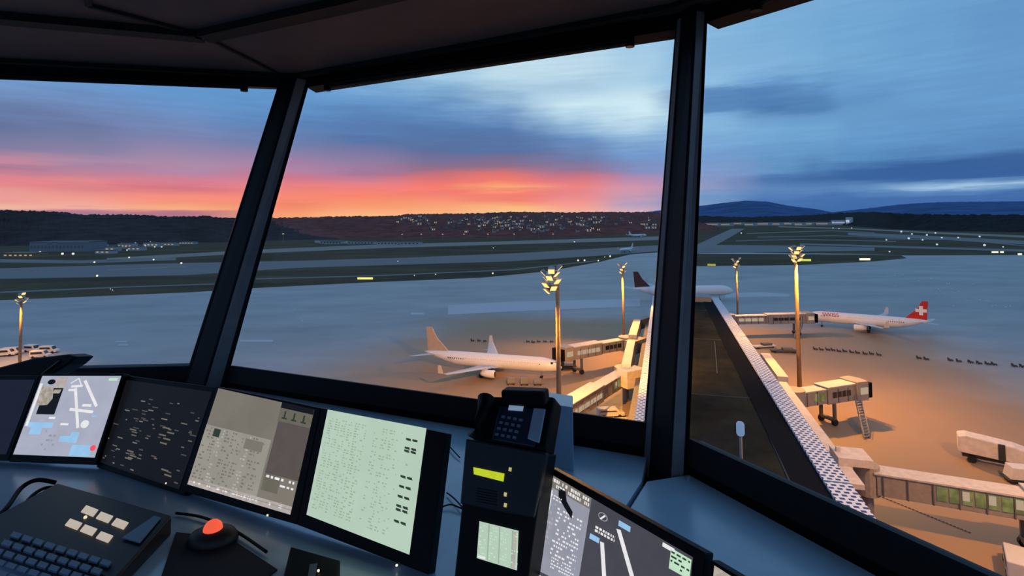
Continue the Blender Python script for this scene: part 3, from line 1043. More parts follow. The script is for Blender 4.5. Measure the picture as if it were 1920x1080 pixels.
def jet_bridge(label, A, B, zf, h, w, wins, gear_t, stair=None, cab=True, dark_to=None, rot_r=2.2):
    A, B = V((A[0], A[1], 0)), V((B[0], B[1], 0))
    d = (B - A).normalized()
    s = V((d.y, -d.x, 0))
    ln = (B - A).length
    r = thing('jet_bridge', label, 'jet bridge', A)

    def P(t, q, z):
        v = A + d * t + s * q
        return V((v.x, v.y, z))

    def blk(t0, t1, w_, z0, z1):
        return [P(t0, -w_ / 2, z0), P(t1, -w_ / 2, z0), P(t1, w_ / 2, z0), P(t0, w_ / 2, z0)], (0, 0, z1 - z0)
    MB().tube([A + V((0, 0, zf - .4)), A + V((0, 0, zf + h + .3))], rot_r, 18).build('rotunda', m_clad, r)
    MB().tube([A, A + V((0, 0, zf - .4))], 0.7, 12).build('rotunda_column', m_grey, r)
    half = ln * 0.5
    MB().prism(*blk(rot_r * .6, half + 1, w - .5, zf, zf + h - .35)).build('inner_tunnel', m_clad, r, bevel=.06)
    MB().prism(*blk(half, ln, w, zf - .15, zf + h)).build('outer_tunnel', m_clad, r, bevel=.06)
    o = MB()
    o.prism(*blk(rot_r * .4, half + 1, w - .2, zf + h - .35, zf + h - .15))
    o.prism(*blk(half - .2, ln + .1, w + .3, zf + h, zf + h + .2))
    o.build('roof', m_concrete_pale, r)
    for t0, t1, m, z0, z1, nseg in wins:
        for sd in (-1, 1):
            o = MB()
            ww = (w if t0 > half - .1 else w - .5) / 2 + .03
            for k in range(nseg):
                a = t0 + (t1 - t0) * k / nseg + .12
                b = t0 + (t1 - t0) * (k + 1) / nseg - .12
                q = [P(a, sd * ww, zf + z0), P(b, sd * ww, zf + z0), P(b, sd * ww, zf + z1), P(a, sd * ww, zf + z1)]
                o.prism(q, s * sd * .05, 0)
                if m is m_green and k in (2, 4, 6):
                    c = (a + b) / 2
                    q = [P(c - .5, sd * (ww + .06), zf + z0 + .5), P(c + .2, sd * (ww + .06), zf + z0 + .5), P(c + .2, sd * (ww + .06), zf + z1 - .1), P(c - .5, sd * (ww + .06), zf + z1 - .1)]
                    o.prism(q, s * sd * .03, 1)
            o.build('window_band', [m, m_pinkl], r)
    # ribs
    o = MB()
    for k in range(int(ln / 2.6)):
        t = rot_r + k * 2.6
        if t > ln - .5:
            break
        ww = (w if t > half else w - .5) / 2
        for sd in (-1, 1):
            o.prism([P(t, sd * ww, zf), P(t + .14, sd * ww, zf), P(t + .14, sd * ww, zf + h - .4), P(t, sd * ww, zf + h - .4)], s * sd * .12)
    o.build('wall_rib', m_clad_d, r)
    if cab:
        o = MB()
        o.prism([P(ln - .2, -w / 2 - .5, zf - .2), P(ln + 2.6, -w / 2 - .7, zf - .2), P(ln + 3.2, 0, zf - .2), P(ln + 2.6, w / 2 + .7, zf - .2), P(ln - .2, w / 2 + .5, zf - .2)], (0, 0, h + .7))
        o.build('cab', m_clad, r, bevel=.08)
        o = MB()
        o.prism([P(ln + .3, -w / 2 - .72, zf + 1.1), P(ln + 2.3, -w / 2 - .8, zf + 1.1), P(ln + 2.3, -w / 2 - .8, zf + 2.4), P(ln + .3, -w / 2 - .72, zf + 2.4)], -s * .06)
        o.prism([P(ln + .3, w / 2 + .72, zf + 1.1), P(ln + 2.3, w / 2 + .8, zf + 1.1), P(ln + 2.3, w / 2 + .8, zf + 2.4), P(ln + .3, w / 2 + .72, zf + 2.4)], s * .06)
        o.build('cab_window', m_pinkl, r)
        o = MB()
        for k in range(5):
            o.prism([P(ln + 2.7 + k * .28, -w / 2 - .4, zf + .1), P(ln + 2.85 + k * .28, -w / 2 - .4, zf + .1), P(ln + 2.85 + k * .28, w / 2 + .4, zf + .1), P(ln + 2.7 + k * .28, w / 2 + .4, zf + .1)], (0, 0, h - .1))
        o.build('bellows', m_black, r)
    tg = ln * gear_t
    o = MB()
    for sd in (-1, 1):
        o.prism([P(tg - .3, sd * w * .5 - .2, .9), P(tg + .3, sd * w * .5 - .2, .9), P(tg + .3, sd * w * .5 + .2, .9), P(tg - .3, sd * w * .5 + .2, .9)], (0, 0, zf - 1.0))
    o.prism([P(tg - .4, -w * .5 - .2, .8), P(tg + .4, -w * .5 - .2, .8), P(tg + .4, w * .5 + .2, .8), P(tg - .4, w * .5 + .2, .8)], (0, 0, .5))
    g = o.build('drive_column', m_clad_d, r)
    for sd in (-1, 1):
        c = P(tg, sd * w * .5, .6)
        MB().tube([c - s * .3, c + s * .3], [.6, .6], 16).build('wheel', m_tyre, g)
    if stair:
        side_, t0, run = stair
        o = MB()
        n = 14
        for k in range(n):
            f = k / n
            a = P(t0 - run * f * 1.0, side_ * (w / 2 + .3 + abs(run) * f), zf * (1 - f))
            o.box(a, (1.3, .5, .12), math.atan2(s.x * -1, s.y) )
        q0 = P(t0, side_ * (w / 2 + .2), zf)
        q1 = P(t0 - run * 1.0, side_ * (w / 2 + .3 + abs(run)), 0)
        for e in (-.7, .7):
            o.bar(q0 + d * e, q1 + d * e, .12, .3)
        o.build('service_stair', m_grey, r)
        o = MB()
        for e in (-.7, .7):
            o.bar(q0 + d * e + V((0, 0, 1.0)), q1 + d * e + V((0, 0, 1.0)), .07, .07)
            for k in range(6):
                p = q0.lerp(q1, k / 5) + d * e
                o.bar(p, p + V((0, 0, 1.0)), .05, .05)
        o.build('handrail', m_steel, r)
    return r


jet_bridge('jet bridge docked at the nose of the red-tailed aircraft', (75, 187.5), (102, 189), 4.2, 3.0, 3.2, [(3, 12, m_pinkl, .9, 2.0, 4), (15, 25, m_glassdark, 1.0, 2.0, 5)], .9, (1, 25, 5))
jet_bridge('free standing jet bridge with yellowish panels and a stair beside the tall right mast', (53.5, 104), (67.5, 109), 4.3, 3.0, 3.0, [(4, 7, m_green, .6, 2.2, 2), (8.5, 13.5, m_glassdark, 1.0, 2.1, 4)], .6, (1, 15, 6.5))
jet_bridge('nearest jet bridge with a row of green lit panels at the right edge', (46.5, 72), (76, 58.5), 4.4, 3.0, 3.2, [(7.0, 15.8, m_green, .7, 2.4, 7), (16.3, 29, m_glassdark, .9, 2.3, 8)], .5, rot_r=1.5)
jet_bridge('near jet bridge on the left apron beside the tall mast, green panel at its head', (25, 121), (8.5, 97), 4.3, 3.0, 3.0, [(4, 9, m_green, .8, 2.2, 3), (15, 27, m_pinkl, .9, 1.8, 8)], .8, rot_r=2.4)
jet_bridge('jet bridge docked at the nose of the white aircraft on the left apron', (32, 153), (14.5, 142), 4.2, 3.0, 3.0, [(3, 9, m_glassdark, .9, 2.0, 4), (11, 19, m_pinkl, .9, 2.0, 5)], .85, None)

# ------------------------------------------------------------------ aircraft
m_red = mat('red_tail_paint', (196, 30, 34), 0.4, noise=1, amt=0.04)
m_tan = mat('lamplit_tail_tan', (176, 158, 140), 0.45, noise=1, amt=0.06)  # brown lamplight on the shaded tail is put into this colour
m_cross = mat('white_emblem_paint', (240, 238, 236), 0.4)
m_wing = mat('wing_grey', (186, 186, 190), 0.4, noise=1.5, amt=0.06)
m_plum = mat('dark_tail_paint', (70, 42, 40), 0.45, noise=1)


def airliner(name, label, Lg, dia, span, fin_top, loc, head, tail_mat, emblem=None, lettering=None, engines=2, gz=None, simple=False, winglet=True):
    """x forward, origin on the ground below mid fuselage"""
    r = thing(name, label, 'aircraft', loc, head)
    R = dia / 2
    zc = (gz or dia * 0.95) + 0.0          # height of the fuselage axis
    n = 24
    prof = [(0.0, .05, -.25), (.006, .22, -.22), (.02, .45, -.16), (.045, .70, -.08), (.08, .88, -.03), (.12, .98, 0), (.16, 1, 0), (.66, 1, 0), (.74, .97, .03), (.82, .80, .18), (.90, .52, .42), (.96, .28, .58), (1.0, .10, .66)]
    rr = []
    for t, k, dz in prof:
        x = Lg / 2 - Lg * t
        rr.append([V((x, R * k * math.cos(2 * PI * j / n), zc + R * dz + R * k * math.sin(2 * PI * j / n))) for j in range(n)])
    fus = MB().rings(rr).build('fuselage', m_white, r, False, smooth=True)
    if not simple:
        o = MB()
        for sd in (-1, 1):
            k = 0
            x = Lg * .36
            while x > -Lg * .30:
                a = math.radians(14)
                y, z = R * 1.005 * math.cos(a), zc + R * 1.005 * math.sin(a)
                o.face([(x - .12, sd * y, z - .17), (x + .12, sd * y, z - .17), (x + .12, sd * (y - .06), z + .17), (x - .12, sd * (y - .06), z + .17)])
                x -= .62
        o.build('cabin_windows', m_glassdark, r, False)
        o = MB()
        for sd in (-1, 1):
            for k in range(3):
                a0 = math.radians(28 + k * 0)
                x = Lg / 2 - Lg * (.034 + k * .012)
                kk = .62 + k * .09
                y = R * kk * (.55 + .17 * k)
                z = zc + R * (.34)
                o.face([(x + .35, sd * (y - .25), z - .05), (x - .25, sd * (y + .1), z - .05), (x - .45, sd * (y - .05), z + .42), (x + .05, sd * (y - .38), z + .42)])
        o.build('cockpit_windows', m_glassdark, r, False)
    hs = span / 2
    root_x, ch_r, ch_t = Lg * .09, Lg * .17, Lg * .042
    sweep = hs * math.tan(math.radians(27))
    dih = hs * .09
    for sd in (-1, 1):
        zr = zc - R * .62

        def sec(y, xle, ch, th, z):
            return [V((xle, sd * y, z)), V((xle - ch * .25, sd * y, z + th)), V((xle - ch * .65, sd * y, z + th * .7)), V((xle - ch, sd * y, z)), V((xle - ch * .6, sd * y, z - th * .4)), V((xle - ch * .2, sd * y, z - th * .6))]
        ss = [sec(0, root_x + 1, ch_r * 1.1, .5, zr), sec(R * .9, root_x, ch_r, .45, zr + .05), sec(hs * .38, root_x - sweep * .36, ch_r * .6, .28, zr + dih * .36), sec(hs * .94, root_x - sweep * .94, ch_t * 1.1, .14, zr + dih * .94)]
        if winglet:
            ss += [sec(hs * .985, root_x - sweep * 1.0, ch_t * .9, .10, zr + dih + .35), sec(hs, root_x - sweep * 1.06, ch_t * .5, .06, zr + dih + hs * .13)]
        else:
            ss.append(sec(hs, root_x - sweep, ch_t, .1, zr + dih))
        wv = MB().rings(ss).build('wing', m_wing, r, False)
        if not simple:
            o = MB()
            for f in (.34, .52, .70):
                y = hs * f
                x = root_x - sweep * f - ch_r * (.62 - .38 * f)
                z = zr + dih * f - .3
                o.tube([(x + 1.2, sd * y, z), (x, sd * y, z - .12), (x - 1.6, sd * y, z + .1)], [.08, .26, .05], 8)
            o.build('flap_fairing', m_wing, wv, False, smooth=True)
        ys = [hs * .33] if engines == 2 else [hs * .3, hs * .6]
        for y in ys:
            f = y / hs
            x = root_x - sweep * f + 1.9
            z = zr + dih * f - R * .62
            er = R * .52
            o = MB()
            rg = []
            for dx, k in ((.9, .86), (.7, .98), (.1, 1.04), (-1.4, .95), (-2.4, .70), (-2.9, .5)):
                rg.append([V((x + dx, sd * y + er * k * math.cos(2 * PI * j / 18), z + er * k * math.sin(2 * PI * j / 18))) for j in range(18)])
            e = o.rings(rg).build('engine', m_white, r, False, smooth=True)
            MB().tube([(x + .85, sd * y, z), (x + .93, sd * y, z)], er * .78, 18).build('intake', m_glassdark, e, False)
            MB().prism([(x - .3, sd * y - .12, z + er * .7), (x - 2.6, sd * y - .12, z + er * .6), (x - 3.2, sd * y - .12, z + er * 1.25), (x - 1.6, sd * y - .12, z + er * 1.3)], (0, .24, 0)).build('pylon', m_wing, e, False)
    # fin
    xb = -Lg / 2 + Lg * .155
    zt0 = zc + R * .75
    H = fin_top
    f = [(xb + 1.6, zt0), (xb - Lg * .055, zt0 + (H - zt0) * .55), (xb - Lg * .098, H), (xb - Lg * .142, H), (xb - Lg * .128, zt0 - .2)]
    fin = MB().loft([V((a, -.22, b)) for a, b in f], [V((a, .22, b)) for a, b in f]).build('tail_fin', tail_mat, r, False, bevel=.08)
    if emblem:
        cx, cz = xb - Lg * .088, zt0 + (H - zt0) * .50
        a, b = (H - zt0) * .24, (H - zt0) * .085
        for sd in (-1, 1):
            o = MB()
            y = sd * .235
            o.prism([V((cx - a, y, cz - b)), V((cx + a, y, cz - b)), V((cx + a, y, cz + b)), V((cx - a, y, cz + b))], (0, sd * .02, 0))
            o.prism([V((cx - b, y, cz + b)), V((cx + b, y, cz + b)), V((cx + b, y, cz + a)), V((cx - b, y, cz + a))], (0, sd * .02, 0))
            o.prism([V((cx - b, y, cz - a)), V((cx + b, y, cz - a)), V((cx + b, y, cz - b)), V((cx - b, y, cz - b))], (0, sd * .02, 0))
            tag(o.build('cross_emblem', m_cross, fin, False), 'white cross emblem')
    for sd in (-1, 1):
        zt = zc + R * .38
        x0 = -Lg / 2 + Lg * .10
        MB().rings([[V((x0 + .6, 0, zt)), V((x0 - 1.2, 0, zt + .2)), V((x0 - 3.4, 0, zt)), V((x0 - 1.2, 0, zt - .15))],
                    [V((x0 - span * .115, sd * span * .17, zt + .6)), V((x0 - span * .13, sd * span * .17, zt + .7)), V((x0 - span * .155, sd * span * .17, zt + .6)), V((x0 - span * .13, sd * span * .17, zt + .54))]]).build('tailplane', m_wing, r, False)
    # gear
    for gx, gy, wr in ((Lg * .36, 0, .36), (-Lg * .03, R * 1.9, .55), (-Lg * .03, -R * 1.9, .55)):
        g = MB().tube([(gx, gy, wr), (gx, gy * .9, zc - R * .55)], .16, 8).build('landing_gear', m_steel, r, False)
        for e in (-.4, .4):
            MB().tube([(gx, gy + e - .16, wr), (gx, gy + e + .16, wr)], wr, 14).build('wheel', m_tyre, g, False)
    if lettering:
        cu = bpy.data.curves.new('lettering', 'FONT')
        cu.body = lettering
        cu.size = R * 1.0
        cu.extrude = 0.01
        tmp = bpy.data.objects.new('lettering_source', cu)
        COL.objects.link(tmp)
        dg = bpy.context.evaluated_depsgraph_get()
        me = bpy.data.meshes.new_from_object(tmp.evaluated_get(dg))
        bpy.data.objects.remove(tmp)
        me.materials.append(m_red)
        for sd in (-1, 1):
            t = bpy.data.objects.new('lettering', me)
            COL.objects.link(t)
            t.parent = r
            wdt = max(v.co.x for v in me.vertices)
            if sd == 1:
                t.location = (Lg * .5 - Lg * .15, R * 1.03, zc + R * .28)
                t.rotation_euler = (PI / 2 - .0, 0, PI)
            else:
                t.location = (Lg * .5 - Lg * .15 - wdt, -R * 1.03, zc + R * .28)
                t.rotation_euler = (PI / 2, 0, 0)
            tag(t, 'red lettering')
    return r


def place_air(name, label, npx, npy, nz, tpx, tpy, tz, Lg, *a, **k):
    """nose and tail seen at these points; only the heading and the spot come from them"""
    N_, T_ = G(npx, npy, nz), G(tpx, tpy, tz)
    d = (N_ - T_)
    d.z = 0
    d.normalize()
    c = (V((N_.x, N_.y, 0)) + V((T_.x, T_.y, 0))) / 2
    return airliner(name, label, Lg, a[0], a[1], a[2], (c.x, c.y, 0.03), math.atan2(d.y, d.x), *a[3:], **k)


place_air('airliner', 'white airliner parked nose in on the left apron behind the tall mast', 1046, 692, 2.7, 803, 656, 5.2, 38.7, 3.7, 35.1, 11.5, m_tan)
place_air('airliner', 'white airliner with red tail and white cross docked on the right apron', 1522, 594, 3.4, 1731, 600, 5.4, 37.6, 4.0, 35.8, 11.8, m_red, emblem=True, lettering='SWISS')
place_air('airliner', 'airliner with a dark tail half hidden behind the upright pillar', 1358, 544, 5.0, 1203, 541, 6.5, 52, 5.2, 54, 15.0, m_plum, simple=True)
place_air('airliner', 'far white airliner taxiing on the distant runway near the upright pillar', 1222, 441, 5.0, 1168, 441, 7, 62, 6.0, 58, 17.0, m_white, simple=True)
place_air('airliner', 'small far white airliner on the taxiway below the distant one', 1153, 470, 3.5, 1196, 464, 5.0, 36, 4.0, 34, 11.8, m_white, simple=True)

# ------------------------------------------------------------------ vehicles and ground equipment
m_vanw = mat('van_white', (214, 206, 198), 0.4, noise=3, amt=0.05)
m_vang = mat('vehicle_dark', (48, 46, 48), 0.5)


def van(px, py, rz, label, body=m_vanw, ln=5.2, h=2.3, group=None):
    p = G(px, py, 0)
    r = thing('service_van', label, 'van', (p.x, p.y, 0.03), rz, group)
    f = [(-ln / 2, .4), (ln / 2, .4), (ln / 2, 1.05), (ln / 2 - .9, 1.25), (ln / 2 - 1.5, h), (-ln / 2, h)]
    MB().loft([V((a, -.95, b)) for a, b in f], [V((a, .95, b)) for a, b in f]).build('body', body, r, False, bevel=.12)
    o = MB()
    o.prism([V((ln / 2 - .98, -.8, 1.3)), V((ln / 2 - .98, .8, 1.3)), V((ln / 2 - 1.5, .8, h - .15)), V((ln / 2 - 1.5, -.8, h - .15))], (.08, 0, .03))
    for sd in (-1, 1):
        o.prism([V((ln / 2 - 1.6, sd * .96, 1.35)), V((-ln / 2 + .4, sd * .96, 1.35)), V((-ln / 2 + .4, sd * .96, h - .35)), V((ln / 2 - 1.9, sd * .96, h - .35))], (0, sd * .03, 0))
    o.build('windows', m_glassdark, r, False)
    for gx in (-ln * .3, ln * .3):
        for sd in (-1, 1):
            MB().tube([(gx, sd * .98, .38), (gx, sd * .72, .38)], .38, 14).build('wheel', m_tyre, r, False)
    return r


van(8, 668, 0.3, 'pale van parked leftmost at the foot of the left mast', ln=6)
van(24, 665, 0.2, 'pale van directly left of the foot of the left mast')
van(61, 660, -0.2, 'pale van just right of the foot of the left mast')
van(76, 671, 0.2, 'pale van second from the right in the row by the left mast')
van(92, 662, 0.1, 'bright pale van at the right end of the row by the left mast')
p = G(1062, 692, 0)
r = thing('pushback_tug', 'dark pushback tug in front of the nose of the white left aircraft', 'tug', (p.x, p.y, 0.03), 0.1)
MB().loft([V((a, -1.2, b)) for a, b in ((-2.6, .35), (2.6, .35), (2.6, 1.1), (-2.6, 1.3))], [V((a, 1.2, b)) for a, b in ((-2.6, .35), (2.6, .35), (2.6, 1.1), (-2.6, 1.3))]).build('body', m_vang, r, False, bevel=.1)
MB().box((-1.5, 0, 1.85), (1.6, 1.8, 1.2)).build('cab', m_clad_d, r, False, bevel=.1)
for gx in (-1.7, 1.7):
    for sd in (-1, 1):
        MB().tube([(gx, sd * 1.25, .55), (gx, sd * .85, .55)], .55, 14).build('wheel', m_tyre, r, False)


def cart(px, py, rz, label, group=None, h=1.5, m=m_grey, proto=None):
    p = G(px, py, 0)
    r = thing('baggage_cart', label, 'cart', (p.x, p.y, 0.03), rz, group)
    r.scale = (.8, .8, .8)
    MB().box((0, 0, .5), (2.6, 1.5, .18)).build('deck', m_clad_d, r, False)
    MB().box((0, 0, .6 + h / 2), (2.4, 1.4, h)).build('load', m, r, False, bevel=.06)
    MB().bar((1.3, 0, .45), (2.2, 0, .35), .08, .08).build('tow_bar', m_grey, r, False)
    for gx in (-.9, .9):
        for sd in (-1, 1):
            MB().tube([(gx, sd * .7, .25), (gx, sd * .55, .25)], .25, 10).build('wheel', m_tyre, r, False)
    return r


cart(958, 721, 0.1, 'grey baggage cart on the apron in front of the white left aircraft, left one', h=1.6)
cart(983, 722, 0.05, 'grey baggage cart on the apron in front of the white left aircraft, middle one', h=1.8)
cart(1008, 722, 0, 'grey baggage cart on the apron in front of the white left aircraft, right one', h=1.3)


def dolly_proto():
    r = thing('baggage_dolly', 'x', 'dolly')
    MB().box((0, 0, .45), (2.5, 1.5, .2)).build('deck', mat('dolly_dark', (40, 34, 34), .7), r, False)
    MB().bar((1.25, 0, .4), (1.9, 0, .3), .1, .1).build('tow_bar', m_vang, r, False)
    MB().box((-1.15, 0, .85), (.12, 1.5, .7)).build('end_rack', m_vang, r, False)
    for gx in (-.85, .85):
        for sd in (-1, 1):
            MB().tube([(gx, sd * .7, .22), (gx, sd * .5, .22)], .22, 8).build('wheel', m_tyre, r, False)
    return r


dp = dolly_proto()
used = False
rows = [([(1529, 656), (1540, 657), (1552, 657), (1562, 658), (1573, 660), (1584, 660), (1597, 662), (1608, 663), (1622, 665), (1634, 665), (1648, 667)], 'dark empty dolly in the long row on the orange apron behind the stair bridge', 'dollies in the long row'),
        ([(1723, 673), (1737, 675)], 'dark empty dolly in the pair right of the long row of dollies', 'pair of dollies'),
        ([(1782, 677), (1798, 679), (1820, 681), (1836, 683), (1852, 684), (1864, 685), (1902, 688), (1917, 689)], 'dark empty dolly in the row at the right edge of the apron', 'dollies at the right edge'),
        ([(886, 640), (898, 640), (909, 641), (921, 641)], 'dark empty dolly in the row behind the far wing of the white left aircraft', 'dollies behind the left aircraft'),
        ([(990, 642), (1000, 643), (1010, 642), (1022, 642), (1034, 642), (1045, 642)], 'dark empty dolly in the row between the white left aircraft and the tall mast', 'dollies near the tall mast')]
for pts_, lab, grp in rows:
    for px, py in pts_:
        o = dp if not used else copy_tree(dp)
        used = True
        o.scale = (.42, .6, .75)
        p = G(px, py, 0)
        o.location = (p.x, p.y, 0.05)
        o.rotation_euler = (0, 0, -.12 + random.uniform(-.15, .15))
        tag(o, lab, 'dolly', grp)
for px, py, rz, lab in ((1432, 652, .2, 'low pale trailer on the apron left of the tall right mast'), (1470, 661, -.2, 'low dark trailer right beside the tall right mast')):
    p = G(px, py, 0)
    r = thing('flat_trailer', lab, 'trailer', (p.x, p.y, .03), rz)
    MB().box((0, 0, .6), (7.5, 2.2, .35)).build('deck', m_vanw if 'pale' in lab else m_vang, r, False, bevel=.05)
    MB().box((1, 0, 1.1), (3, 1.8, .7)).build('load', m_clad_d, r, False, bevel=.05)
    for gx in (-2.6, 2.6):
        for sd in (-1, 1):
            MB().tube([(gx, sd * 1.0, .35), (gx, sd * .75, .35)], .35, 12).build('wheel', m_tyre, r, False)

# pale high lift truck at the right edge
def lift_truck(px, py, rz, label, ln=9.5, ramp=True):
    p = G(px, py, 0)
    r = thing('service_truck', label, 'truck', (p.x, p.y, .03), rz)
    f = [(-ln / 2, 1.5), (ln / 2, 1.1), (ln / 2, 3.0), (ln / 2 - 2.5, 3.7), (-ln / 2 + 1.0, 4.3), (-ln / 2, 4.0)]
    MB().loft([V((a, -1.5, b)) for a, b in f], [V((a, 1.5, b)) for a, b in f]).build('body', m_gang, r, False, bevel=.15)
    MB().box((0, 0, 1.0), (ln * .9, 1.8, .6)).build('chassis', m_vang, r, False)
    MB().box((ln / 2 + .7, 0, 1.6), (1.6, 2.3, 1.9)).build('cab', m_vanw, r, False, bevel=.15)
    MB().box((ln / 2 + 1.52, 0, 1.95), (.06, 2.0, .8)).build('windscreen', m_glassdark, r, False)
    MB().box((.6, -1.62, 2.6), (.8, .3, 2.6)).build('lift_mast', m_vang, r, False)
    for gx in (-ln * .32, ln * .36):
        for sd in (-1, 1):
            MB().tube([(gx, sd * 1.35, .55), (gx, sd * .9, .55)], .55, 16).build('wheel', m_tyre, r, False)
    return r


lift_truck(1868, 872, -0.62, 'pale box truck with a dark mast behind the green panelled jet bridge')
p = G(1918, 905, 0)
r = thing('container_dolly', 'pale load on a low dolly at the right edge beside the box truck', 'dolly', (p.x, p.y, .03), -.3)
MB().box((0, 0, .5), (4.5, 2.4, .25)).build('deck', m_vang, r, False)
MB().loft([V((a, b, .65)) for a, b in ((-2, -1.1), (2, -1.1), (2, 1.1), (-2, 1.1))], [V((a, b, 2.4)) for a, b in ((-1.6, -1.1), (2, -1.1), (2, 1.1), (-1.6, 1.1))]).build('load', m_vanw, r, False, bevel=.08)
for gx in (-1.6, 1.6):
    for sd in (-1, 1):
        MB().tube([(gx, sd * 1.15, .3), (gx, sd * .95, .3)], .3, 12).build('wheel', m_tyre, r, False)
van(1905, 1072, 0.9, 'pale vehicle partly cut by the lower right corner of the window', ln=6)
van(1145, 782, 0.1, 'low white van at the foot of the pier left of the upright pillar', ln=5.5, h=1.9)
p = G(1178, 800, 0)
r = thing('safety_barrier', 'white rail barrier beside the low white van at the pier foot', 'barrier', (p.x, p.y, .03), 0.05)
for zz in (.5, 1.1, 1.7):
    MB().bar((-3, 0, zz), (2.2, 0, zz), .1, .22).build('rail', m_vanw, r, False)
for x in (-2.9, -.4, 2.1):
    MB().bar((x, 0, 0), (x, 0, 1.9), .14, .14).build('post', m_vanw, r, False)

# ================================================================== the control room
HT = 1.09
ZS, ZT = 39.0, 40.0 + HT                 # sill and head of the windows
ZD = 38.88                               # desk top
ZF = 38.0                                # floor
ZC = ZT + 0.07                           # ceiling


def ext(a, b, t):
    return a + (b - a) * t


P1b = [G(355, 692, ZS), G(430, 692, ZS)]
P1t = [G(525, 157, ZT), G(577, 157, ZT)]
P2b = [G(1211, 802, ZS), G(1290, 832, ZS)]
P2t = [G(1270, 46, ZT), G(1323, 33, ZT)]
LBe = ext(P1b[0], G(0, 700, ZS), 2.2)
LTe = ext(P1t[0], G(0, 137, ZT), 1.7)
RBe = ext(P2b[1], G(1830, 1085, ZS), 2.6)
RTe = ext(P2t[1], G(1430, -2, ZT), 7.0)
WIN = [(LBe, P1b[0], LTe, P1t[0]), (P1b[1], P2b[0], P1t[1], P2t[0]), (P2b[1], RBe, P2t[1], RTe)]
for i, (a, b, c, d) in enumerate(WIN):
    w = thing('window_%d' % (i + 1), None, None, (a + b) / 2)
    tag(w, kind='structure')
    out = (c - a)
    n = (b - a).cross(c - a).normalized()
    if n.y < 0:
        n = -n
    MB().face([a + n * .03, b + n * .03, d + n * .03, c + n * .03]).build('glass_pane', m_pane, w, recalc=False)
    o = MB()
    th = .05
    up = (c - a).normalized()
    al = (b - a).normalized()
    # bottom, head, jambs
    lowb = [a - up * .09, b - up * .09, b + up * .012, a + up * .012]
    o.prism(lowb, n * .09)
    o.prism([c - up * .03, d - up * .03, d + up * .10, c + up * .10], n * .10)
    if i != 0:
        ob = V((a.x, a.y, 0)).normalized() * .06
        o.prism([a, a + al * .008, c + al * .008, c], ob)
    if i != 2:
        ob = V((b.x, b.y, 0)).normalized() * .06
        o.prism([b - al * .008, b, d, d - al * .008], ob)
    o.build('frame', m_frame, w)
    # inner rubber line along the sill
    o = MB()
    o.prism([a + up * .012 - n * .004, b + up * .012 - n * .004, b + up * .024 - n * .004, a + up * .024 - n * .004], n * .03)
    o.build('gasket', m_gasket, w)

# leaning pillars
def pillar(name, b, t, split, depth):
    c = (b[0] + b[1]) / 2
    r = tag(thing(name, None, None, c), kind='structure')
    ob = V((c.x, c.y, 0)).normalized()
    dn = (t[0] + t[1] - b[0] - b[1]) / 2
    lo = -dn * (0.32)
    hi = dn * 0.06

    def sec(q, off):
        l_, r_ = q[0] + off, q[1] + off
        mid = l_.lerp(r_, split) - ob * depth
        return [l_, mid, r_, r_ + ob * .16, l_ + ob * .16]
    MB().loft(sec(b, lo), sec(t, hi)).build('pillar_body', m_pillar, r, bevel=.006)
    def strip_(q, off):  # added pale strip paints the facet's brighter light onto the pillar
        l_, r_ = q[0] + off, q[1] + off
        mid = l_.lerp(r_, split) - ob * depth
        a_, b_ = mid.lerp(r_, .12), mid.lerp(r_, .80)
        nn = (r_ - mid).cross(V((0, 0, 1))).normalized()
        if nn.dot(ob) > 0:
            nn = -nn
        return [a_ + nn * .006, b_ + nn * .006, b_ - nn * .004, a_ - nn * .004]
    MB().loft(strip_(b, lo * .3), strip_(t, hi * .2)).build('lit_facet_strip', m_strip, r)
    if name == 'trim_2':
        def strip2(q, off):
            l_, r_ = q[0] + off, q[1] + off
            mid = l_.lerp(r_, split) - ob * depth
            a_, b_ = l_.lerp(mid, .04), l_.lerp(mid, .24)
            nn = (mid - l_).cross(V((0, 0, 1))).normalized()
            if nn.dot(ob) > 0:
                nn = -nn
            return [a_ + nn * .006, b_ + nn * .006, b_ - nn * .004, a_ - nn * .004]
        MB().loft(strip2(b, lo * .3), strip2(t, hi * .2)).build('lit_facet_strip', m_strip, r)
    # dark rubber strips to either side
    for q0, q1, sgn in ((b[0], t[0], -1), (b[1], t[1], 1)):
        al = (b[1] - b[0]).normalized() * sgn
        A_, B_ = q0 + lo, q1 + hi
        MB().prism([A_ - ob * .004, A_ + al * .010 - ob * .004, A_ + al * .010 + ob * .05, A_ + ob * .05], B_ - A_).build('gasket', m_gasket, r)


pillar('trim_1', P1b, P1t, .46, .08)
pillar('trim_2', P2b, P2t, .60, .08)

# wall below the windows
wall_pts = [LBe, P1b[0], P1b[1], P2b[0], P2b[1], RBe]
names = {0: 'wall_left', 2: 'wall_front', 4: 'wall_right'}
for i in range(5):
    a, b = wall_pts[i], wall_pts[i + 1]
    a2, b2 = V((a.x, a.y, ZF)), V((b.x, b.y, ZF))
    out = V(((a + b).x, (a + b).y, 0)).normalized() * .16
    a, b = a - V((0, 0, .09)), b - V((0, 0, .09))
    nm = names.get(i)
    o = MB().prism([a2, b2, b, a], out)
    if nm:
        struct(nm, o, m_dark)
    else:
        struct('trim_%d' % (3 + i // 2), o, m_dark)
BW = 2.6
cor = [LBe, P1b[0], P1b[1], P2b[0], P2b[1], RBe]
fl = [V((p.x, p.y, ZF)) for p in cor]
back = [V((RBe.x + .3, -BW, ZF)), V((LBe.x - .2, -BW, ZF))]
struct('floor', MB().prism(fl + back, (0, 0, -.2)), m_floor)
ct = [LTe, P1t[0], P1t[1], P2t[0], P2t[1], RTe]
ce = []
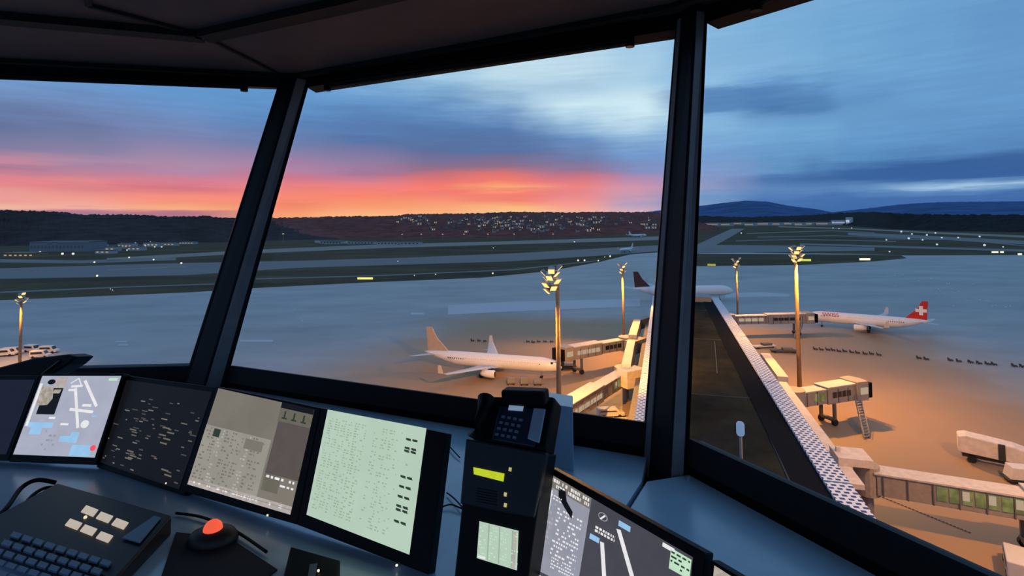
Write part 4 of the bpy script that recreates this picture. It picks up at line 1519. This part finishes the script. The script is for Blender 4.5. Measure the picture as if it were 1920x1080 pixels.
for p in ct:
    q = V((p.x, p.y, 0))
    ce.append(V((p.x, p.y, ZC)) + q.normalized() * .25)
struct('ceiling', MB().prism(ce + [V((RTe.x + .4, -BW, ZC)), V((LTe.x - .3, -BW, ZC))], (0, 0, .2)), m_ceil)
struct('wall_back', MB().prism([V((LTe.x - .3, -BW, ZF)), V((RTe.x + .6, -BW, ZF)), V((RTe.x + .6, -BW, ZS)), V((LTe.x - .3, -BW, ZS))], (0, -.15, 0)), m_dark)
a, b = V((LBe.x - .05, LBe.y, ZF)), V((LTe.x - .35, -BW, ZF))
struct('wall_left', MB().prism([a, b, b + V((0, 0, ZS - ZF)), a + V((0, 0, ZS - ZF))], (-.15, 0, 0)), m_dark)
# ceiling grooves and the head band above the windows
def ctrim(name, pts, w, h, m, z):
    o = MB()
    q = [G(x, y, z) for x, y in pts]
    for a, b in zip(q[:-1], q[1:]):
        o.bar(a, b, w, h)
    struct(name, o, m)


ctrim('trim_5', [(-700, -20), (-100, 24), (380, 68), (640, 10), (900, -52), (1300, -150)], .11, .05, m_beam, ZC - .02)
ctrim('trim_6', [(-500, 60), (0, 114), (525, 142), (560, 142), (900, 82), (1262, 14), (1330, -12)], .05, .03, m_beam, ZC - .015)
ctrim('trim_7', [(150, -400), (162, -30), (166, 10), (380, 66)], .03, .02, m_beam, ZC - .01)
ctrim('trim_8', [(385, 70), (470, 112), (535, 145)], .02, .015, m_beam, ZC - .008)

# roller blind cassettes under the window head
def blind(a, b, label, caps):
    A_, B_ = G(a[0], a[1], ZT - .03), G(b[0], b[1], ZT - .03)
    A_, B_ = A_ - V((A_.x, A_.y, 0)).normalized() * .03, B_ - V((B_.x, B_.y, 0)).normalized() * .03
    r = thing('roller_blind', label, 'blind', (A_ + B_) / 2)
    MB().bar(A_, B_, .06, .05).build('cassette', m_black, r, bevel=.008)
    t = (B_ - A_).normalized()
    MB().tube([A_ + t * .02 - V((0, 0, .03)), B_ - t * .02 - V((0, 0, .03))], .014, 8).build('bottom_bar', m_frame, r)
    for k in caps:
        e = (A_, B_)[k]
        MB().tube([e + V((0, 0, .02)), e - V((0, 0, .060))], .026, 12).build('end_bracket', m_black, r, smooth=False)


blind((-500, 118), (458, 158), 'closed roller blind under the head of the left window', [1])
blind((614, 157), (1181, 72), 'closed roller blind under the head of the middle window', [0, 1])
blind((1418, 2), (1620, -90), 'closed roller blind at the top of the right window', [0])

# ------------------------------------------------------------------ desk
SA, SB = G(1208, 903, ZD), G(1180, 947, ZD)
sd_ = (SB - SA).normalized()
Sf, Sn = SA - sd_ * .5, SA + sd_ * ((SA.y - .78) / -sd_.y)
inset = lambda p, k=.03: V((p.x, p.y, ZD)) - V((p.x, p.y, 0)).normalized() * k
left_poly = [inset(LBe), inset(P1b[0]), inset(P1b[1]), inset(P2b[0], .05), SA + V((-.012, 0, 0)), V((Sn.x - .012, Sn.y, ZD)), V((-.9, .95, ZD)), V((-1.9, 1.15, ZD)), V((LBe.x + .1, 1.3, ZD))]
desk = thing('console_desk', 'blue-grey console desk running under the left and middle windows', 'desk', (-.8, 1.8, ZF))
MB().prism(left_poly, (0, 0, -.04)).build('desk_top', m_desk, desk)
o = MB()
o.prism([V((-2.8, 1.5, ZF)), V((-2.7, 1.5, ZF)), V((-2.5, 2.9, ZF)), V((-2.6, 2.9, ZF))], (0, 0, ZD - ZF - .04))
o.prism([V((-.25, 1.1, ZF)), V((-.2, 1.1, ZF)), V((.2, 2.0, ZF)), V((.15, 2.0, ZF))], (0, 0, ZD - ZF - .04))
o.build('desk_leg', m_dark, desk)
right_poly = [SA + V((.012, 0, 0)), inset(P2b[1], .04), inset(ext(P2b[1], RBe, .8), .04), V((max(.95, Sn.x + .3), .45, ZD)), V((Sn.x + .012, Sn.y, ZD))]
desk2 = thing('console_desk', 'blue-grey console desk running under the right window', 'desk', (.8, 1.2, ZF))
MB().prism(right_poly, (0, 0, -.04)).build('desk_top', m_desk, desk2)
MB().prism([V((.55, .9, ZF)), V((.6, .9, ZF)), V((1.0, 1.6, ZF)), V((.95, 1.6, ZF))], (0, 0, ZD - ZF - .04)).build('desk_leg', m_dark, desk2)
# blue wedge beside the phone column
a, b, c_ = G(1076, 884, ZD), G(1015, 872, ZD), None
wz = thing('console_upstand', 'pale blue sloped upstand box right behind the desk phone', 'console box', (a + b) / 2)
H_ = .235
back_ = V((a.x, a.y, 0)).normalized() * .32
q = [a, a + back_, b + back_, b]
tp = [a + V((0, 0, H_)) + back_ * .45, a + back_ + V((0, 0, H_)), b + back_ + V((0, 0, H_)), b + V((0, 0, H_)) + back_ * .45]
MB().loft(q, tp).build('upstand_body', m_desk, wz, bevel=.004)

# ------------------------------------------------------------------ screens
def screen_mats():
    return dict(
        lilac=emit('screen_lilac', (168, 172, 190), 1.0, .04, 12), white=emit('screen_white', (232, 230, 232), 1.0),
        black=emit('screen_black', (18, 18, 22), 1.0), beige=emit('screen_beige', (170, 160, 148), 1.0, .2, 60),
        blue=emit('screen_light_blue', (150, 195, 232), 1.0), red=emit('screen_red', (225, 75, 90), 1.2),
        mint=emit('screen_mint', (190, 225, 195), 1.0), taupe=emit('screen_taupe', (122, 116, 106), 1.0, .08, 5),
        warm=emit('screen_warm_grey', (150, 146, 136), 1.0, .06, 8), brown=emit('screen_brown', (88, 80, 76), 1.0),
        green=emit('screen_green', (180, 203, 184), 1.0, .03, 6), sage=emit('screen_sage_text', (150, 174, 152), 1.0),
        ink=emit('screen_ink', (44, 58, 46), 1.0), grey=emit('screen_dark_grey', (70, 70, 78), 1.0), mid=emit('screen_mid_grey', (148, 150, 164), 1.0),
        pink=emit('screen_pale_pink', (178, 168, 164), 1.0, .1, 40), dim=emit('screen_dim_text', (72, 74, 72), 1.0), olive=emit('screen_olive', (104, 100, 88), 1.0))


SM = screen_mats()


class Scr:
    """a flat screen from four corners: what it shows lies a hair in front of the glass"""
    def __init__(s, q, n, base):
        s.q, s.n = q, n
        s.mb = MB()
        s.keys = [base]
        s.mb.face(q, 0)

    def mi(s, k):
        if k not in s.keys:
            s.keys.append(k)
        return s.keys.index(k)

    def p(s, u, v, lay=1):
        a = s.q[0].lerp(s.q[1], u)
        b = s.q[3].lerp(s.q[2], u)
        return a.lerp(b, v) + s.n * (.0006 * lay)

    def rect(s, u0, v0, u1, v1, k, lay=1):
        s.mb.face([s.p(u0, v0, lay), s.p(u1, v0, lay), s.p(u1, v1, lay), s.p(u0, v1, lay)], s.mi(k))

    def seg(s, u0, v0, u1, v1, w, k, lay=2):
        du, dv = u1 - u0, v1 - v0
        l = math.hypot(du, dv) or 1
        a, b = -dv / l * w / 2, du / l * w / 2
        s.mb.face([s.p(u0 + a, v0 + b, lay), s.p(u1 + a, v1 + b, lay), s.p(u1 - a, v1 - b, lay), s.p(u0 - a, v0 - b, lay)], s.mi(k))

    def poly(s, pts, k, lay=2):
        s.mb.face([s.p(u, v, lay) for u, v in pts], s.mi(k))

    def disc(s, u, v, r, k, lay=2, asp=1.0, n=14):
        s.poly([(u + r * math.cos(2 * PI * i / n), v + r * asp * math.sin(2 * PI * i / n)) for i in range(n)], k, lay)

    def text(s, u0, v0, u1, v1, rows, k, lay=2, rnd=None, fill=.6, dash=.03, h=.45):
        rnd = rnd or random.Random(int(u0 * 977 + v0 * 131))
        for r_ in range(rows):
            v = v0 + (v1 - v0) * (r_ + .5) / rows
            hh = (v1 - v0) / rows * h / 2
            u = u0
            while u < u1:
                w = dash * rnd.uniform(.5, 1.6)
                if rnd.random() < fill:
                    s.rect(u, v - hh, min(u + w, u1), v + hh, k, lay)
                u += w + dash * .5

    def build(s, parent):
        return s.mb.build('screen', [SM[k] for k in s.keys], parent, recalc=False)


def monitor(name, label, pl, corners, frame, base, thick=.045, led=None, cat='monitor'):
    """corners: the lit area; frame: the outer edge of the housing (photo points on the plane pl)"""
    fr = [pl.hit(*c) for c in frame]
    c = sum(fr, V((0, 0, 0))) / 4
    low = min(p.z for p in fr)
    r = thing(name, label, cat, V((c.x, c.y, low)))
    MB().prism(fr, -pl.n * thick).build('housing', m_black, r, bevel=.004)
    q = [pl.hit(*k) + pl.n * .0015 for k in corners]
    sc = Scr(q, pl.n, base)
    if led:
        p = pl.hit(*led)
        MB().tube([p - pl.n * .002, p + pl.n * .003], .0035, 10).build('power_light', m_lampw, r)
    return r, sc


ZB = ZD + .022
TILT = math.radians(23)
# left map monitor
oA = G(22, 866, ZB)
plA = Plane(oA, G(170, 874, ZB) - oA, TILT)
mA, sA = monitor('monitor', 'left monitor showing a pale runway map with a black box', plA, [(80, 705), (228, 705), (178, 858), (25, 852)], [(76, 701), (231, 700), (180, 872), (16, 866)], 'lilac')
sA.poly([(.10, .16), (.33, .16), (.33, .5), (.10, .5)], 'black', 1)
sA.poly([(.05, .14), (.20, .15), (.24, .3), (.20, .38), (.06, .39)], 'beige', 2)
sA.poly([(.22, .18), (.31, .18), (.30, .23), (.22, .23)], 'beige', 2)
sA.seg(.03, .10, .035, .65, .035, 'white')
sA.disc(.15, .08, .05, 'black', 2, .7)
sA.rect(.2, .02, .34, .16, 'pink', 1)
sA.seg(.48, .16, .68, .66, .035, 'white')
sA.seg(.566, .06, .82, .39, .035, 'white')
sA.seg(.50, .43, .80, .46, .035, 'white')
sA.rect(.64, .365, .75, .395, 'white', 2)
sA.rect(.40, .17, .48, .20, 'white', 2)
sA.seg(.42, .14, .56, .13, .03, 'white')
sA.rect(.45, .605, .55, .63, 'white', 2)
sA.disc(.75, .61, .05, 'white', 3)
sA.rect(.28, .53, .36, .555, 'white', 2)
sA.rect(.05, .60, .36, .665, 'blue', 1)
sA.rect(.10, .665, .24, .75, 'blue', 1)
sA.rect(.50, .76, .62, .83, 'blue', 1)
sA.rect(.62, .71, .72, .84, 'blue', 1)
sA.rect(.68, .86, .93, .99, 'blue', 1)
sA.disc(.945, .89, .035, 'red', 3)
sA.rect(.86, .03, .97, .06, 'mint', 2)
sA.rect(.80, .50, .86, .52, 'blue', 2)
sA.text(.30, .68, .46, .95, 5, 'mid', 2, fill=.4)
sA.seg(.40, .10, .48, .03, .012, 'white')
sA.seg(.48, .03, .54, .12, .012, 'white')
sA.build(mA)

# switched off panel at the far left and the sloping housing behind it
oN = G(-40, 866, ZB)
mN, sN = monitor('monitor', 'blank dark blue monitor cut by the left edge of the view', plA, [(-60, 712), (66, 712), (12, 852), (-110, 850)], [(-75, 703), (74, 704), (15, 864), (-125, 862)], 'black')
SM['navy'] = emit('screen_navy', (26, 28, 46), 1.0)
sN.keys[0] = 'navy'
sN.build(mN)
hp = [(-120, 712), (0, 688), (60, 672), (126, 664), (143, 669), (126, 684), (100, 700), (70, 712)]
plH = Plane(oA + V((-.12, .32, 0)), G(170, 874, ZB) - oA, math.radians(12))
hq = [plH.hit(*p) for p in hp] + [plH.at(plH.st(plH.hit(60, 760))[0], 0), plH.at(plH.st(plH.hit(-120, 760))[0], 0)]
hc = sum(hq, V((0, 0, 0))) / len(hq)
hr = thing('equipment_hood', 'black sloping equipment hood behind the blank left monitor', 'hood', V((hc.x, hc.y, ZD)))
MB().prism(hq, -plH.n * .12).build('hood_body', m_black, hr, bevel=.01)
MB().bar(plH.hit(80, 700, .004), plH.hit(112, 676, .004), .02, .004).build('trim_strip', m_steel, hr)

# middle bank
oB = G(345, 922, ZB)
plB = Plane(oB, G(775, 1064, ZB) - oB, TILT)
mK, sK = monitor('monitor', 'dark monitor with faint scattered text between the map and the grey table', plB, [(236, 712), (398, 735), (336, 918), (186, 866)], [(232, 703), (404, 726), (345, 930), (180, 876)], 'black', led=(312, 906))
rk = random.Random(5)
for k in range(70):
    u, v = rk.random() * .95, .15 + rk.random() * .83
    w = rk.uniform(.015, .07)
    sK.rect(u, v, min(u + w, 1), v + .012, rk.choice(['dim', 'dim', 'olive', 'taupe', 'brown']), 1)
for u, v in ((.62, .45), (.68, .49), (.6, .53), (.66, .56), (.64, .61), (.25, .55), (.3, .78), (.35, .82), (.3, .86), (.75, .86), (.8, .9)):
    sK.rect(u, v, u + .08, v + .016, 'olive', 2)
sK.build(mK)
mB, sB = monitor('monitor', 'monitor with a grey-brown table and darker right column, left of the green screen', plB, [(410, 728), (590, 768), (545, 965), (352, 908)], [(404, 724), (601, 765), (556, 984), (343, 922)], 'taupe', led=(502, 966))
sB.rect(0, .39, .68, .95, 'warm', 1)
for c in range(9):
    sB.text(.02 + c * .07, .40, .07 + c * .07, .93, 17, 'taupe' if c not in (2, 6) else 'pink', 2, random.Random(c), .55, .02, .5)
sB.rect(.10, .41, .17, .49, 'ink', 3)
sB.rect(.44, .43, .62, .53, 'taupe', 3)
sB.rect(.69, .0, 1, .055, 'black', 1)
sB.rect(.69, .055, 1, .19, 'olive', 1)
for k in range(3):
    sB.rect(.74 + .09 * k, .08, .755 + .09 * k, .15, 'ink', 3)
    sB.rect(.725 + .09 * k, .145, .775 + .09 * k, .16, 'ink', 3)
sB.rect(.70, .19, 1, .70, 'brown', 1)
sB.rect(.70, .70, .85, .86, 'olive', 1)
sB.rect(.85, .70, 1, .86, 'taupe', 1)
sB.text(.72, .70, .98, .75, 1, 'white', 3, fill=.8)
sB.text(.86, .76, .98, .80, 1, 'white', 3, fill=.7)
sB.rect(0, .93, 1, 1, 'pink', 1)
sB.text(.02, .935, .98, .985, 1, 'white', 3, fill=.5, dash=.02)
sB.seg(.0, .95, 1, .96, .01, 'warm', 3)
sB.build(mB)
mC, sC = monitor('monitor', 'monitor showing a pale green table with bold dark marks down its right side', plB, [(615, 768), (800, 803), (768, 1040), (575, 965)], [(602, 765), (836, 812), (803, 1078), (556, 984)], 'green', led=(744, 1060))
for c, (u, f) in enumerate([(.04, .7), (.11, .7), (.18, .6), (.25, .65), (.32, .7), (.39, .6), (.52, .25), (.60, .6), (.67, .4), (.74, .25)]):
    sC.text(u, .07, u + .05, .93, 36, 'sage', 1, random.Random(40 + c), f, .02, .45)
for v in (.115, .19, .215, .43, .51, .59, .665, .695, .785):
    for u in (.83, .89):
        sC.rect(u, v, u + .045, v + .016, 'ink', 2)
        sC.rect(u + .01, v + .012, u + .05, v + .02, 'ink', 2)
sC.rect(.86, .33, .88, .345, 'sage', 2)
sC.build(mC)

# intercom column
oT = G(848, 1120, ZB)
th = math.radians(27)
plT = Plane(oT, V((math.cos(th), -math.sin(th), 0)), math.radians(20))
colp = [plT.hit(878, 826), plT.hit(1022, 852), plT.hit(976, 1180), plT.hit(846, 1130)]
cc = G(905, 1130, ZD)
tw = thing('intercom_column', 'black intercom column with a lime display and small screen, right of the green monitor', 'intercom', V((cc.x, cc.y, ZD)))
MB().prism(colp, -plT.n * .10).build('housing', m_black, tw, bevel=.006)
up_ = [plT.hit(873, 822, .012), plT.hit(1024, 850, .012), plT.hit(1000, 972, .012), plT.hit(862, 945, .012)]
md = MB().prism(up_, -plT.n * .03).build('radio_module', mat('radio_grey_black', (30, 33, 40), .5, noise=25), tw, bevel=.005)
q = [plT.hit(888, 876, .014), plT.hit(946, 888, .014), plT.hit(944, 903, .014), plT.hit(889, 889, .014)]
MB().prism(q, plT.n * .002).build('lime_display', emit('lime_lcd', (188, 206, 40), 1.0), md)
m_btn = emit('small_button_glow', (205, 195, 130), .8)
for px, py in ((957, 880), (948, 927), (948, 947)):
    p = plT.hit(px, py, .012)
    MB().prism([p + plT.u * a + plT.w * b for a, b in ((-.004, -.005), (.004, -.005), (.004, .005), (-.004, .005))], plT.n * .004).build('button', m_btn, md)
# loudspeaker slots
o = MB()
for k in range(6):
    a, b = plT.hit(893, 915 + k * 5, .013), plT.hit(932, 922 + k * 5, .013)
    o.bar(a, b, .002, .002)
o.build('speaker_slot', m_gasket, md)
scr = Scr([plT.hit(900, 977) + plT.n * .003, plT.hit(973, 995) + plT.n * .003, plT.hit(970, 1069) + plT.n * .003, plT.hit(895, 1046) + plT.n * .003], plT.n, 'mint')
scr.rect(0, 0, 1, 1, 'green', 1)
for u in (.26, .54, .86):
    scr.seg(u, .02, u + .01, .98, .03, 'sage')
for c in range(4):
    scr.text(.03 + .27 * c, .05, .2 + .27 * c, .95, 12, 'mint', 2, random.Random(c), .5, .04, .5)
scr.rect(.02, .90, .22, .97, 'white', 2)
scr.rect(.88, .05, .96, .98, 'pink', 2)
scr.build(tw)

# desk phone on the column
plP = Plane(plT.at(*plT.st(plT.hit(885, 828)), 0), plT.u, math.radians(38))
q = [plP.hit(908, 742), plP.hit(1040, 742), plP.hit(1022, 846), plP.hit(882, 822)]
pc = sum(q, V((0, 0, 0))) / 4
ph = thing('desk_phone', 'black desk phone with keypad standing on top of the intercom column', 'phone', plP.hit(950, 835))
MB().prism(q, -plP.n * .09).build('phone_body', m_black, ph, bevel=.012)
q = [plP.hit(936, 762, .004), plP.hit(1016, 766, .004), plP.hit(1002, 838, .004), plP.hit(922, 824, .004)]
MB().prism(q, -plP.n * .01).build('keypad_plate', mat('keypad_blue_black', (38, 52, 74), .35, noise=30), ph, bevel=.003)
q = [plP.hit(955, 760, .006), plP.hit(982, 762, .006), plP.hit(980, 771, .006), plP.hit(953, 769, .006)]
MB().prism(q, plP.n * .002).build('phone_display', emit('phone_lcd', (130, 155, 185), .7), ph)
m_key = mat('key_blue_grey', (130, 146, 166), .35)
for r_ in range(4):
    for c in range(4):
        p = plP.hit(944 + c * 11 - r_ * 4, 782 + r_ * 11 + c * 2, .005)
        MB().prism([p + plP.u * a + plP.w * b for a, b in ((-.006, -.004), (.006, -.004), (.006, .004), (-.006, .004))], plP.n * .004).build('key', m_key, ph)
q = [plP.hit(1002, 766, .006), plP.hit(1024, 768, .006), plP.hit(1012, 832, .006), plP.hit(990, 824, .006)]
MB().prism(q, plP.n * .008).build('side_panel', mat('gloss_blue_panel', (170, 194, 214), .15, spec=.9), ph, bevel=.003)
hs_ = [plP.hit(912, 748, .03), plP.hit(906, 770, .045), plP.hit(900, 795, .045), plP.hit(893, 820, .03)]
MB().tube(hs_, [.030, .020, .020, .030], 14).build('handset', m_black, ph, smooth=True)
MB().bar(plP.hit(945, 741, .03), plP.hit(1026, 744, .03), .05, .045).build('top_hood', m_black, ph, bevel=.008)
p = G(874, 818, ZD + .26)

# wide monitors bottom right
oD = G(996, 1120, ZB)
thd = math.radians(50)
plD = Plane(oD, V((math.cos(thd), -math.sin(thd), 0)), TILT)
mD, sD = monitor('monitor', 'wide monitor with grey panels and two white runway bars at the bottom', plD, [(1035, 890), (1300, 1045), (1278, 1250), (993, 1120)], [(1027, 873), (1322, 1036), (1292, 1300), (986, 1150)], 'grey')
sD.rect(0, 0, .34, 1, 'mid', 1)
sD.rect(0, 0, .34, .10, 'taupe', 2)
sD.text(0.01, .01, .33, .09, 2, 'white', 3, fill=.7, dash=.012, h=.7)
sD.rect(0, .12, .035, .32, 'white', 2)
sD.rect(0, .52, .035, .9, 'white', 2)
sD.poly([(.08, .07), (.14, .07), (.16, .14), (.22, .20), (.22, .26), (.15, .20), (.09, .14)], 'black', 3)
sD.text(.03, .14, .12, .19, 2, 'white', 3, fill=.9, dash=.015)
sD.text(.10, .22, .30, .62, 12, 'white', 2, fill=.62, dash=.015)
sD.text(.03, .2, .08, .6, 10, 'pink', 2, fill=.4, dash=.01)
sD.text(.12, .62, .30, .72, 4, 'white', 2, fill=.8, dash=.012)
sD.rect(0, .78, .34, 1, 'grey', 2)
sD.text(.02, .79, .3, .9, 2, 'white', 3, fill=.35, dash=.02)
sD.rect(.02, .84, .09, .97, 'blue', 3)
sD.seg(.555, .13, .86, 1.0, .03, 'white', 3)
sD.seg(.46, .31, .58, 1.0, .028, 'white', 3)
sD.rect(.55, .05, .63, .10, 'blue', 3)
sD.rect(.37, .29, .44, .335, 'blue', 3)
sD.text(.40, .20, .54, .26, 2, 'white', 3, fill=.9, dash=.014, h=.7)
sD.disc(.44, .10, .035, 'mid', 2)
sD.disc(.44, .10, .028, 'grey', 3)
sD.seg(.425, .13, .455, .08, .012, 'white', 4)
sD.disc(.66, .75, .045, 'mid', 2)
sD.disc(.66, .75, .036, 'grey', 3)
sD.rect(.88, .03, .995, .22, 'mint', 2)
sD.text(.885, .04, .99, .20, 4, 'ink', 3, fill=.5, dash=.02)
sD.rect(.83, .02, .90, .06, 'white', 2)
sD.build(mD)
mE, sE = monitor('monitor', 'corner of a beige screened monitor at the bottom right', plD, [(1340, 1060), (1480, 1150), (1450, 1340), (1320, 1250)], [(1330, 1048), (1500, 1148), (1470, 1400), (1300, 1310)], 'beige')
sE.build(mE)

# ------------------------------------------------------------------ keyset on the left of the desk
ZK = ZD + .002
plK = Plane(G(40, 1075, ZK), G(215, 1130, ZK) - G(40, 1075, ZK), math.radians(80))
kc = G(150, 1000, ZD)
ks = thing('operator_keyset', 'dark desk keyset with six lit beige keys at the lower left', 'keyset', V((kc.x, kc.y, ZD)))
A4 = [plK.hit(*c) for c in ((112, 902), (322, 962), (212, 1092), (-60, 1010))]
body = [V((p.x, p.y, ZD + .055)) for p in A4]
foot = [V((p.x, p.y, ZD + .001)) for p in A4]
q = [G(108, 905, ZD + .07), G(322, 966, ZD + .07), G(214, 1088, ZD + .05), G(-70, 1000, ZD + .05)]
MB().loft([V((p.x, p.y, ZD + .001)) for p in q], q).build('keyset_body', mat('keyset_black', (26, 26, 32), .5, noise=30), ks, bevel=.006)


def kq(px, py, dz=0.0):
    """point on the sloping top of the keyset"""
    n = (q[1] - q[0]).cross(q[3] - q[0]).normalized()
    d = ray(px, py)
    o = q[0] + n * dz * (1 if n.z > 0 else -1)
    return EYE + d * ((o - EYE).dot(n) / d.dot(n))


m_lkey = emit('lit_beige_key', (196, 184, 168), .9, .03)
for px, py in ((168, 959), (196, 971), (225, 983), (138, 984), (166, 995), (196, 1008)):
    u = kq(px + 13, py + 5, .004) - kq(px - 13, py - 5, .004)
    w_ = kq(px + 4, py - 5, .004) - kq(px - 4, py + 5, .004)
    c = kq(px, py, .002)
    MB().prism([c - u * .44 - w_ * .62, c + u * .44 - w_ * .62, c + u * .44 + w_ * .62, c - u * .44 + w_ * .62], (0, 0, .004)).build('lit_key', m_lkey, ks, bevel=.001)
m_bkey = mat('keyset_blue_key', (92, 122, 152), .4)
for r_ in range(5):
    for c in range(9):
        px, py = 30 + c * 21 - r_ * 17, 1006 + c * 6.5 + r_ * 15
        if px < -30:
            continue
        u = kq(px + 8, py + 2.6, .003) - kq(px - 8, py - 2.6, .003)
        w_ = kq(px + 4, py - 5, .003) - kq(px - 4, py + 5, .003)
        p = kq(px, py, .002)
        MB().prism([p - u * .5 - w_ * .45, p + u * .5 - w_ * .45, p + u * .5 + w_ * .45, p - u * .5 + w_ * .45], (0, 0, .006)).build('key', m_bkey, ks)
c = kq(272, 985, .003)
MB().prism([kq(290, 968, .003), kq(302, 972, .003), kq(262, 1020, .003), kq(228, 1010, .003)], (0, 0, .004)).build('side_plate', m_bkey, ks, bevel=.002)
p = kq(160, 970, .003)
MB().ball(p, .006, 8, 6).build('indicator', emit('indicator_pale', (225, 215, 170), 1.2), ks)
# cables
def cable(pts, r_, label, z=ZD + .01):
    out = []
    n = 28
    k = [G(px, py, z + dz) for px, py, dz in pts]
    for i in range(n + 1):
        t = i / n * (len(k) - 1)
        j = min(int(t), len(k) - 2)
        f = t - j
        p0, p1, p2, p3 = k[max(j - 1, 0)], k[j], k[j + 1], k[min(j + 2, len(k) - 1)]
        out.append(0.5 * ((2 * p1) + (p2 - p0) * f + (2 * p0 - 5 * p1 + 4 * p2 - p3) * f * f + (3 * p1 - p0 - 3 * p2 + p3) * f * f * f))
    o = MB().tube(out, r_, 8).build('cable', m_black, None, smooth=True)
    return tag(o, label, 'cable')


cable([(-30, 985, 0), (10, 955, .01), (40, 915, .03), (70, 900, .04), (105, 905, .01)], .009, 'thick black cable looping over the desk left of the keyset, outer one')
cable([(0, 990, 0), (30, 965, .01), (60, 930, .03), (85, 915, .03), (112, 915, .01)], .007, 'black cable curving beside the outer loop left of the keyset')
cable([(838, 924, 0), (852, 935, .004), (866, 950, .006), (872, 956, 0)], .003, 'thin black wire crossing the blue strip left of the intercom column')
cable([(830, 950, 0), (845, 946, .004), (860, 951, .004), (876, 958, 0)], .003, 'lower thin black wire on the blue strip left of the intercom column')
cable([(838, 832, 0), (850, 845, .004), (862, 858, 0)], .003, 'short black wire at the top of the blue strip beside the green monitor')
cable([(330, 962, 0), (380, 970, .002), (440, 995, .004), (500, 1035, .002)], .005, 'black cable lying behind the red trackball on the desk')

# trackball with a glowing red ball
p = G(399, 1016, ZD)
tb = thing('trackball', 'dark trackball with a glowing red ball on the desk', 'trackball', (p.x, p.y, ZD))
m_tb = mat('trackball_brown_black', (44, 36, 38), .5, noise=20)
MB().rings([[V((.085 * k * math.cos(2 * PI * j / 20), .065 * k * math.sin(2 * PI * j / 20), z)) for j in range(20)] for k, z in ((1, .001), (1.02, .015), (.86, .034), (.55, .045))]).build('trackball_base', m_tb, tb, False, smooth=True)
MB().ball((0, 0, .044), .032, 16, 10).build('ball', emit('red_ball_glow', (235, 90, 62), 1.1), tb, False, smooth=True)
# dark pad below it
q = [G(330, 1000, ZD), G(430, 1010, ZD), G(520, 1070, ZD), G(430, 1140, ZD), G(300, 1090, ZD)]
o = MB().prism([p + V((0, 0, .0005)) for p in q], (0, 0, .004)).build('desk_pad', mat('dark_pad', (36, 36, 46), .8), None)
tag(o, 'dark pad lying on the desk in front of the red trackball', 'pad')
# small black box at the bottom
q = [G(545, 1024, ZD + .06), G(638, 1050, ZD + .06), G(625, 1130, ZD + .04), G(525, 1105, ZD + .04)]
c = sum(q, V((0, 0, 0))) / 4
bx = thing('control_box', 'small black box with a grey slot on the desk below the green monitor', 'control box', V((c.x, c.y, ZD)))
MB().loft([V((p.x, p.y, ZD + .001)) for p in q], q).build('box_body', m_black, bx, bevel=.004)
a, b = G(588, 1058, ZD + .06), G(582, 1095, ZD + .05)
MB().bar(a, b, .022, .004).build('slot', m_grey, bx)
MB().ball(G(597, 1070, ZD + .058), .004, 8, 6).build('indicator', m_lampw, bx)

# pale card beside the column
q = [G(866, 815, ZD + .01), G(880, 806, ZD + .05), G(884, 822, ZD + .01)]

# added unseen ceiling lamp behind the operator, warms the blue interior
lr = thing('added_ceiling_lamp', 'added unseen warm ceiling lamp behind the working positions', 'ceiling lamp', (-.3, -1.3, ZC))
MB().tube([(0, 0, -.05), (0, 0, 0)], .16, 20).build('lamp_housing', m_frame, lr, False)
MB().tube([(0, 0, -.056), (0, 0, -.05)], .13, 20).build('lamp_diffuser', emit('dim_lamp_glow', (255, 200, 160), .6), lr, False)
ld = bpy.data.lights.new('added_fill_light', 'AREA')
ld.shape = 'DISK'
ld.size = .25
ld.energy = 2.2
ld.color = (1.0, .72, .58)
lo = bpy.data.objects.new('added_fill_light', ld)
COL.objects.link(lo)
lo.location = (-.3, -1.3, ZC - .07)

# ------------------------------------------------------------------ view
S.view_settings.view_transform = 'Standard'
S.view_settings.look = 'None'
S.view_settings.exposure = 0.0
S.view_settings.gamma = 1.0
S.view_settings.use_curve_mapping = False
S.cycles.use_denoising = True
S.cycles.max_bounces = 8
S.cycles.transparent_max_bounces = 8
S.cycles.sample_clamp_indirect = 3.0
